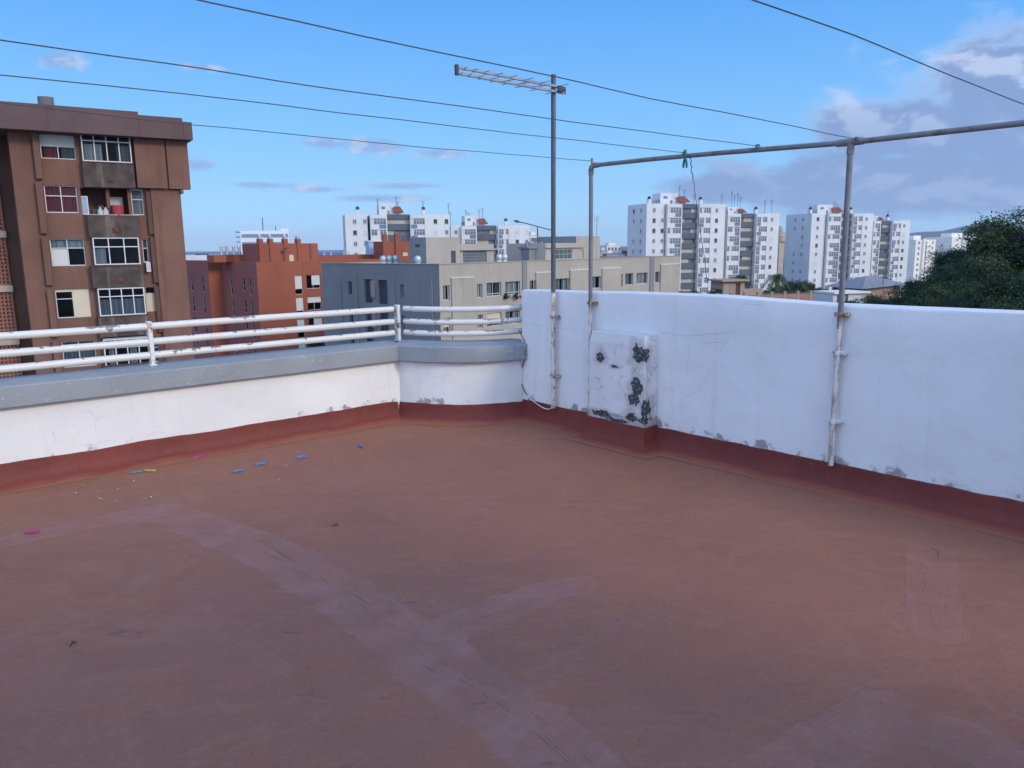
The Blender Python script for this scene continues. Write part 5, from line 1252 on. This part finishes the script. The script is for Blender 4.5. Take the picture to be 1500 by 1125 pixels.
    mb = MB(); mb.box(0, x1, 1, 4, 0, B.zt-.6); mb.build('wall', 'sand', B.e); mb = MB(); mb.poly([(-.2, 0, B.zt-.9), (x1+.2, 0, B.zt-.9), (x1+.2, 4, B.zt+.3), (-.2, 4, B.zt+.3)]); mb.poly([(-.2, 4, B.zt+.2), (x1+.2, 4, B.zt+.2), (x1+.2, 0, B.zt-1.), (-.2, 0, B.zt-1.)]); mb.build('tiled_roof', 'orange', B.e)

# ------------------------------------------------------------------ vegetation
def leaf_mat(name, a, b):
    m, nt, bs = _nt(name); co = objco(nt); n1 = noise_(nt, co, 2.1, 4, .6); n2 = noise_(nt, co, 14., 2)
    oi = _n(nt, 'ShaderNodeObjectInfo')
    v = math_(nt, 'ADD', n1, math_(nt, 'MULTIPLY', math_(nt, 'SUBTRACT', oi.outputs['Random'], .5), .42))
    col = mix(nt, mapr(nt, v, .33, .68), a, b); col = mix(nt, mapr(nt, n2, .55, .8, 0, .25), col, sc3(b, 1.2))
    _lk(nt, col, bs.inputs['Base Color']); bs.inputs['Roughness'].default_value = .65; bs.inputs['Specular IOR Level'].default_value = .2
    return m
def crown_mesh(r, n_cl, n_lf, leaf, flat=.8, lump=.55):
    """crown of unit radius: leaf clumps spread over a handful of uneven boughs"""
    mb = MB(); boughs = []
    for k in range(16):
        a = r.random()*6.283; z = r.uniform(-.55, .85); q = math.sqrt(max(0, 1-z*z*.8))*r.uniform(.35, .72)
        boughs.append((Vector((q*math.cos(a)*1.12, q*math.sin(a)*1.12, z*flat*.8)), r.uniform(.18, .40)))
    boughs.append((Vector((0, 0, -.05)), .5))
    for c in range(n_cl):
        bc, br = r.choice(boughs); d = Vector((r.gauss(0, 1), r.gauss(0, 1), r.gauss(.25, .9))).normalized()
        cc = bc+Vector((d.x, d.y, d.z*.8))*br*r.uniform(.75, 1.08)
        cs = r.uniform(.05, .10)
        for l in range(n_lf):
            p = cc+Vector((r.gauss(0, cs), r.gauss(0, cs), r.gauss(0, cs*.7)))
            nrm = (d+Vector((r.gauss(0, .7), r.gauss(0, .7), r.gauss(.3, .6)))).normalized(); t = nrm.orthogonal().normalized()
            t = Matrix.Rotation(r.random()*6.28, 3, nrm) @ t; w = nrm.cross(t); s = leaf*r.uniform(.6, 1.3)
            mb.poly([p-t*s, p+w*s*.45-t*s*.1, p+t*s, p-w*s*.45-t*s*.1])
    return mb
def trunk_mesh(r, ln=1.1):
    mb = MB(); top = Vector((r.uniform(-.08, .08), r.uniform(-.08, .08), -.35))
    mb.tube([(0, 0, -1.-ln), (.02, .01, -.9), tuple(top)], [.10, .075, .06], 7)
    for k in range(6):
        a = k*1.05+r.random()*.5; e = Vector((math.cos(a)*r.uniform(.4, .65), math.sin(a)*r.uniform(.4, .65), r.uniform(.0, .5)))
        mb.tube([top, top.lerp(e, .5)+Vector((0, 0, .12)), e], [.05, .035, .012], 5)
    mb.tube([top, (0, .03, .5)], [.05, .015], 5)
    return mb
def plant_trees():
    M['bark'] = stucco('bark', (.09, .07, .055), .25, 3., 18., .3)
    protos = []
    for k in range(5):
        r = random.Random(100+k); e = empty('broadleaf_tree', (0, 0, 0), 0)
        crown_mesh(r, 620, 34, .024, (.8, .95, .72, .85, .9)[k]).build('crown', 'leaf_dark' if k % 2 else 'leaf_mid', e); trunk_mesh(r, 2.2).build('trunk', 'bark', e, smooth=True); protos.append(e)
    # px centre, py of the crown top, distance, crown radius
    T = [(1520,288,52,4.8,'topmost tree of the wooded slope at the right edge of the picture'),(1472,311,60,4.0,'tree on the skyline of the slope, second from the right edge'),(1434,338,64,3.6,'skyline tree of the slope right of the distant cream towers'),(1409,357,62,2.9,'skyline tree overlapping the right distant cream tower'),
         (1398,380,56,3.0,'tree halfway down the left edge of the slope'),(1368,398,60,2.9,'rounded tree at the left edge of the slope below the cream towers'),(1338,405,58,2.9,'low tree of the slope in front of the grey roofed house'),(1304,419,60,2.8,'low bushy tree right of the orange tiled lean-to'),
         (1262,430,62,2.0,'small tree just above the wall, right of the second pipe post'),(1240,434,66,1.6,'lowest small tree close beside the second pipe post'),(1284,430,52,2.1,'bushy tree just above the wall below the lean-to'),(1325,428,48,2.5,'tree just above the wall below the grey roofed house'),
         (1480,352,50,3.8,'broad tree in the middle of the slope near the right edge'),(1440,372,52,3.4,'tree in the middle of the slope with a pale crown'),(1512,378,44,3.4,'large dark tree at the right edge, middle height'),(1412,404,48,3.0,'tree in the lower middle of the slope'),
         (1460,402,44,3.0,'tree low on the slope near the right'),(1370,417,48,2.7,'low tree of the slope above the middle of the right wall'),(1424,430,42,2.6,'tree low down just above the wall, right of the middle of the slope'),(1498,420,40,2.9,'lowest tree at the right edge, just above the wall'),(1468,436,38,2.2,'bushy tree right above the wall near the right edge'),
         (1390,444,42,1.9,'small tree just above the wall below the slope'),(1350,446,44,1.8,'small tree above the wall, left of the low slope trees'),(1575,300,50,5.,'tree beyond the right edge of the picture at the top of the slope'),(1570,390,42,4.,'tree beyond the right edge of the picture, lower down')]
    r = random.Random(3)
    for i, (px, py, Y, R, lab) in enumerate(T):
        e0 = protos[i % 5]
        e = e0 if i < 5 else dup(e0, None)
        p = aty(px, py, Y); R *= .88; e.location = (p.x, p.y, p.z-R*1.0); s = R; e.scale = (s*r.uniform(.95, 1.1), s*r.uniform(.95, 1.1), s*r.uniform(.9, 1.05)); e.rotation_euler = (0, 0, r.random()*6.28)
        tag(e, 'broadleaf '+lab, 'tree', 'trees on the wooded slope')
    for px, py, Y, R, lab in ((1164,409,140,2.3,'dark round tree in front of the gap between the white towers'),(1176,410,136,2.4,'tree to the right of the palm, against the blue shaded flank'),(1150,416,134,1.9,'dark tree under the palm'),(1190,414,135,1.8,'small tree against the blue flank of the right hand tower'),
                              (1205,421,128,1.5,'small bush behind the pink parapet, right end'),(1128,419,132,1.4,'bush behind the pink parapet below the lower white tower'),(1048,421,122,1.2,'shrub left of the beige roof hut'),(1292,404,190,2.8,'dark tree crown rising behind the grey hipped roof'),(1010,424,150,2.4,'dark tree at the foot of the striped tower, above the wall'),(1082,402,175,2.2,'tree in front of the lower white tower behind the hut'),(478,488,82,2.2,'dark shrub between the orange block and slate block seen through the rails')):
        e = dup(protos[int(px) % 5], None); p = aty(px, py, Y); e.location = (p.x, p.y, p.z-R*.85); e.scale = (R,)*3; e.rotation_euler = (0, 0, r.random()*6.28); tag(e, lab, 'tree', 'trees among the buildings')
    # palms
    P0 = None
    for px, py, Y, R, lab in ((1139,394,130,2.6,'fan of a tall palm in front of the right end of the lower white tower'),(1003,421,140,2.3,'palm at the foot of the striped white tower just above the wall'),(1086,397,150,2.6,'palm behind the beige roof hut'),(1174,408,128,1.8,'small palm against the shaded flank of the right hand tower')):
        if P0 is None:
            rr = random.Random(9); e = empty('palm_tree', (0, 0, 0), 0); mb = MB(); mb.tube([(0, 0, -5), (.05, 0, -2), (0, 0, -.05)], [.12, .09, .10], 8); mb.build('trunk', 'bark', e, smooth=True); mb = MB()
            for k in range(34):
                a = k*2.4; up = rr.uniform(-.5, 1.1); prev = None; pts = []
                for j in range(8):
                    t = j/7; pts.append(Vector((math.cos(a)*t*.95*math.cos(up*.6), math.sin(a)*t*.95*math.cos(up*.6), up*t*.9-1.0*t*t)))
                for j in range(7):
                    A, C = pts[j], pts[j+1]; t = (C-A).normalized(); w = t.cross(Vector((0, 0, 1))).normalized()
                    for s in (-1, 1):
                        for q in (0, .5):
                            b0 = A.lerp(C, q); b1 = A.lerp(C, q+.28); tip = b0+w*s*.24*(1-.5*j/7)+t*.10-Vector((0, 0, .09))
                            mb.poly([b0, b1, tip])
            mb.build('crown', 'palm_leaf', e); P0 = e
        else: e = dup(P0, None)
        p = aty(px, py, Y); e.location = (p.x, p.y, p.z-R*.45); e.scale = (R,)*3; e.rotation_euler = (0, 0, r.random()*6); tag(e, lab, 'palm', 'palms among the buildings')

def ground():
    M['land'] = stucco('dusty_ground', (.15, .13, .105), .2, .02, .3, .1); M['scrub'] = stucco('scrubby_soil', (.040, .052, .026), .3, .2, 1.5, .1); M['hill'] = stucco('hazed_hillside', (.065, .075, .075), .2, .002, .02, .2)  # ridge colour greyed and blued to carry distance haze and cloud shadow
    m, nt, b = _nt('sea_water'); co = objco(nt); b.inputs['Specular IOR Level'].default_value = .12; b.inputs['Base Color'].default_value = (.010, .055, .15, 1); b.inputs['Roughness'].default_value = .6; b.inputs['IOR'].default_value = 1.33
    bump(nt, b, noise_(nt, mapping(nt, co, (.06, .02, 1)), 1., 5), .6, 1.); M['sea'] = m
    # land: flat near, dropping to the shore
    def zz(x, y):
        z = G-.05
        if x < 420: z -= max(0, min(1, (y-330)/300.))**1.2*34.
        return z
    mb = MB(); xs = [-3000, -1500, -800, -400, -200, -100, -50, 0, 50, 100, 200, 300, 419, 420.5, 700, 1500, 4000, 9000]; ys = [-400, -100, 0, 50, 100, 200, 330, 400, 480, 560, 640, 2000, 5000, 11500]
    for a, b_ in zip(xs, xs[1:]):
        for c, d in zip(ys, ys[1:]):
            if c >= 640 and b_ <= 421: continue
            mb.quad((a, c, zz(a, c)), (b_, c, zz(b_, c)), (b_, d, zz(b_, d)), (a, d, zz(a, d)))
    tag(mb.build('ground', 'land'), 'dusty flat city ground between the buildings', 'ground', kind='structure')
    mb = MB(); n = 24
    for i in range(n):
        for j in range(n):
            a, b_ = -24000+i*2000, -24000+(i+1)*2000; c, d = 300+j*880, 300+(j+1)*880
            mb.quad((a, c, G-33), (b_, c, G-33), (b_, d, G-33), (a, d, G-33))
    tag(mb.build('sea', 'sea'), 'strip of dark blue sea on the horizon', 'sea', kind='structure')
    # wooded slope on the right
    def zs(x, y):
        k = max(0., min(1., (x-16-.02*y)/34.)); f = max(0., min(1., (y-26)/14.)); g = max(0., min(1., (120-y)/40.))
        return G-.6+19.*(k*k*(3-2*k))*f*g+.5*jit(x*.2, y*.2, 3.)
    mb = MB(); st = 3
    for x in range(6, 120, st):
        for y in range(22, 124, st): mb.quad((x, y, zs(x, y)), (x+st, y, zs(x+st, y)), (x+st, y+st, zs(x+st, y+st)), (x, y+st, zs(x, y+st)))
    tag(mb.build('hillside', 'scrub', smooth=True), 'scrubby slope under the trees on the right', 'slope', kind='structure')
    # far ridge
    prof = [(1000,366),(1080,360),(1120,352),(1150,350),(1200,346),(1250,345),(1320,343),(1345,340),(1380,338.5),(1400,334),(1415,331),(1440,330),(1475,331),(1520,336),(1600,330),(1750,322)]
    mb = MB(); secs = []; Y = 9000
    for k in range(len(prof)*6-5):
        i = k/6; i0 = min(int(i), len(prof)-2); t = i-i0; px = prof[i0][0]+(prof[i0+1][0]-prof[i0][0])*t; py = prof[i0][1]+(prof[i0+1][1]-prof[i0][1])*t
        p = aty(px, py, Y); h = p.z-G; row = []
        for j in range(9):
            s = j/8; q = 1-abs(s-.5)*2; sm = q*q*(3-2*q); yy = 7000+4000*s
            row.append((p.x*yy/Y, yy, G-30+(h+30)*sm*(1+.05*jit(p.x*.003, yy*.003, 1.)*(sm < .98))))
        secs.append(row)
    loft(mb, secs, caps=False); tag(mb.build('hills', 'hill', smooth=True), 'low blue ridge far away behind the right hand towers', 'hills', kind='structure')
def stair_house():
    """the white stair house at the viewer's right that shades the near half of the floor"""
    e = empty('stair_house', (1.96, -1.5, 0), math.atan2(.6653, .7466), 'white stair house on the terrace to the right of the viewer, outside the picture', 'stair house')
    mb = MB(); mb.wall(0, 3.0, 0, 2.9, [(1.1, 1.95, .12, 2.12)], -3.2, .2); mb.box(0, 3.0, -2.95, 0, 0, 2.9); mb.build('wall', 'white_wall', e)
    mb = MB(); mb.box(1.1, 1.95, -3.1, -3.05, .12, 2.12); mb.build('door', 'grille', e); mb = MB(); mb.box(-.1, 3.1, -3.3, .1, 2.902, 3.05); mb.build('roof', 'grey_coat', e)
def haze():
    m = bpy.data.materials.new('air'); m.use_nodes = True; nt = m.node_tree; nt.nodes.clear()
    o = _n(nt, 'ShaderNodeOutputMaterial'); v = _n(nt, 'ShaderNodeVolumePrincipled'); v.inputs['Color'].default_value = (.80, .90, 1., 1); v.inputs['Density'].default_value = HAZE; v.inputs['Anisotropy'].default_value = .0
    _lk(nt, v.outputs[0], o.inputs['Volume'])
    mb = MB(); mb.box(-26000, 26000, -3000, 22000, G-36, 330); tag(mb.build('haze', m), 'thin sea haze over the whole town', 'haze', kind='stuff')
HAZE = .00004

build_world(); build_lights(); build_terrace(); build_fittings(); city_mats()
brown_building(); orange_building(); grey_building(); towers(); far_buildings(); plant_trees(); ground(); stair_house()
if HAZE: haze()
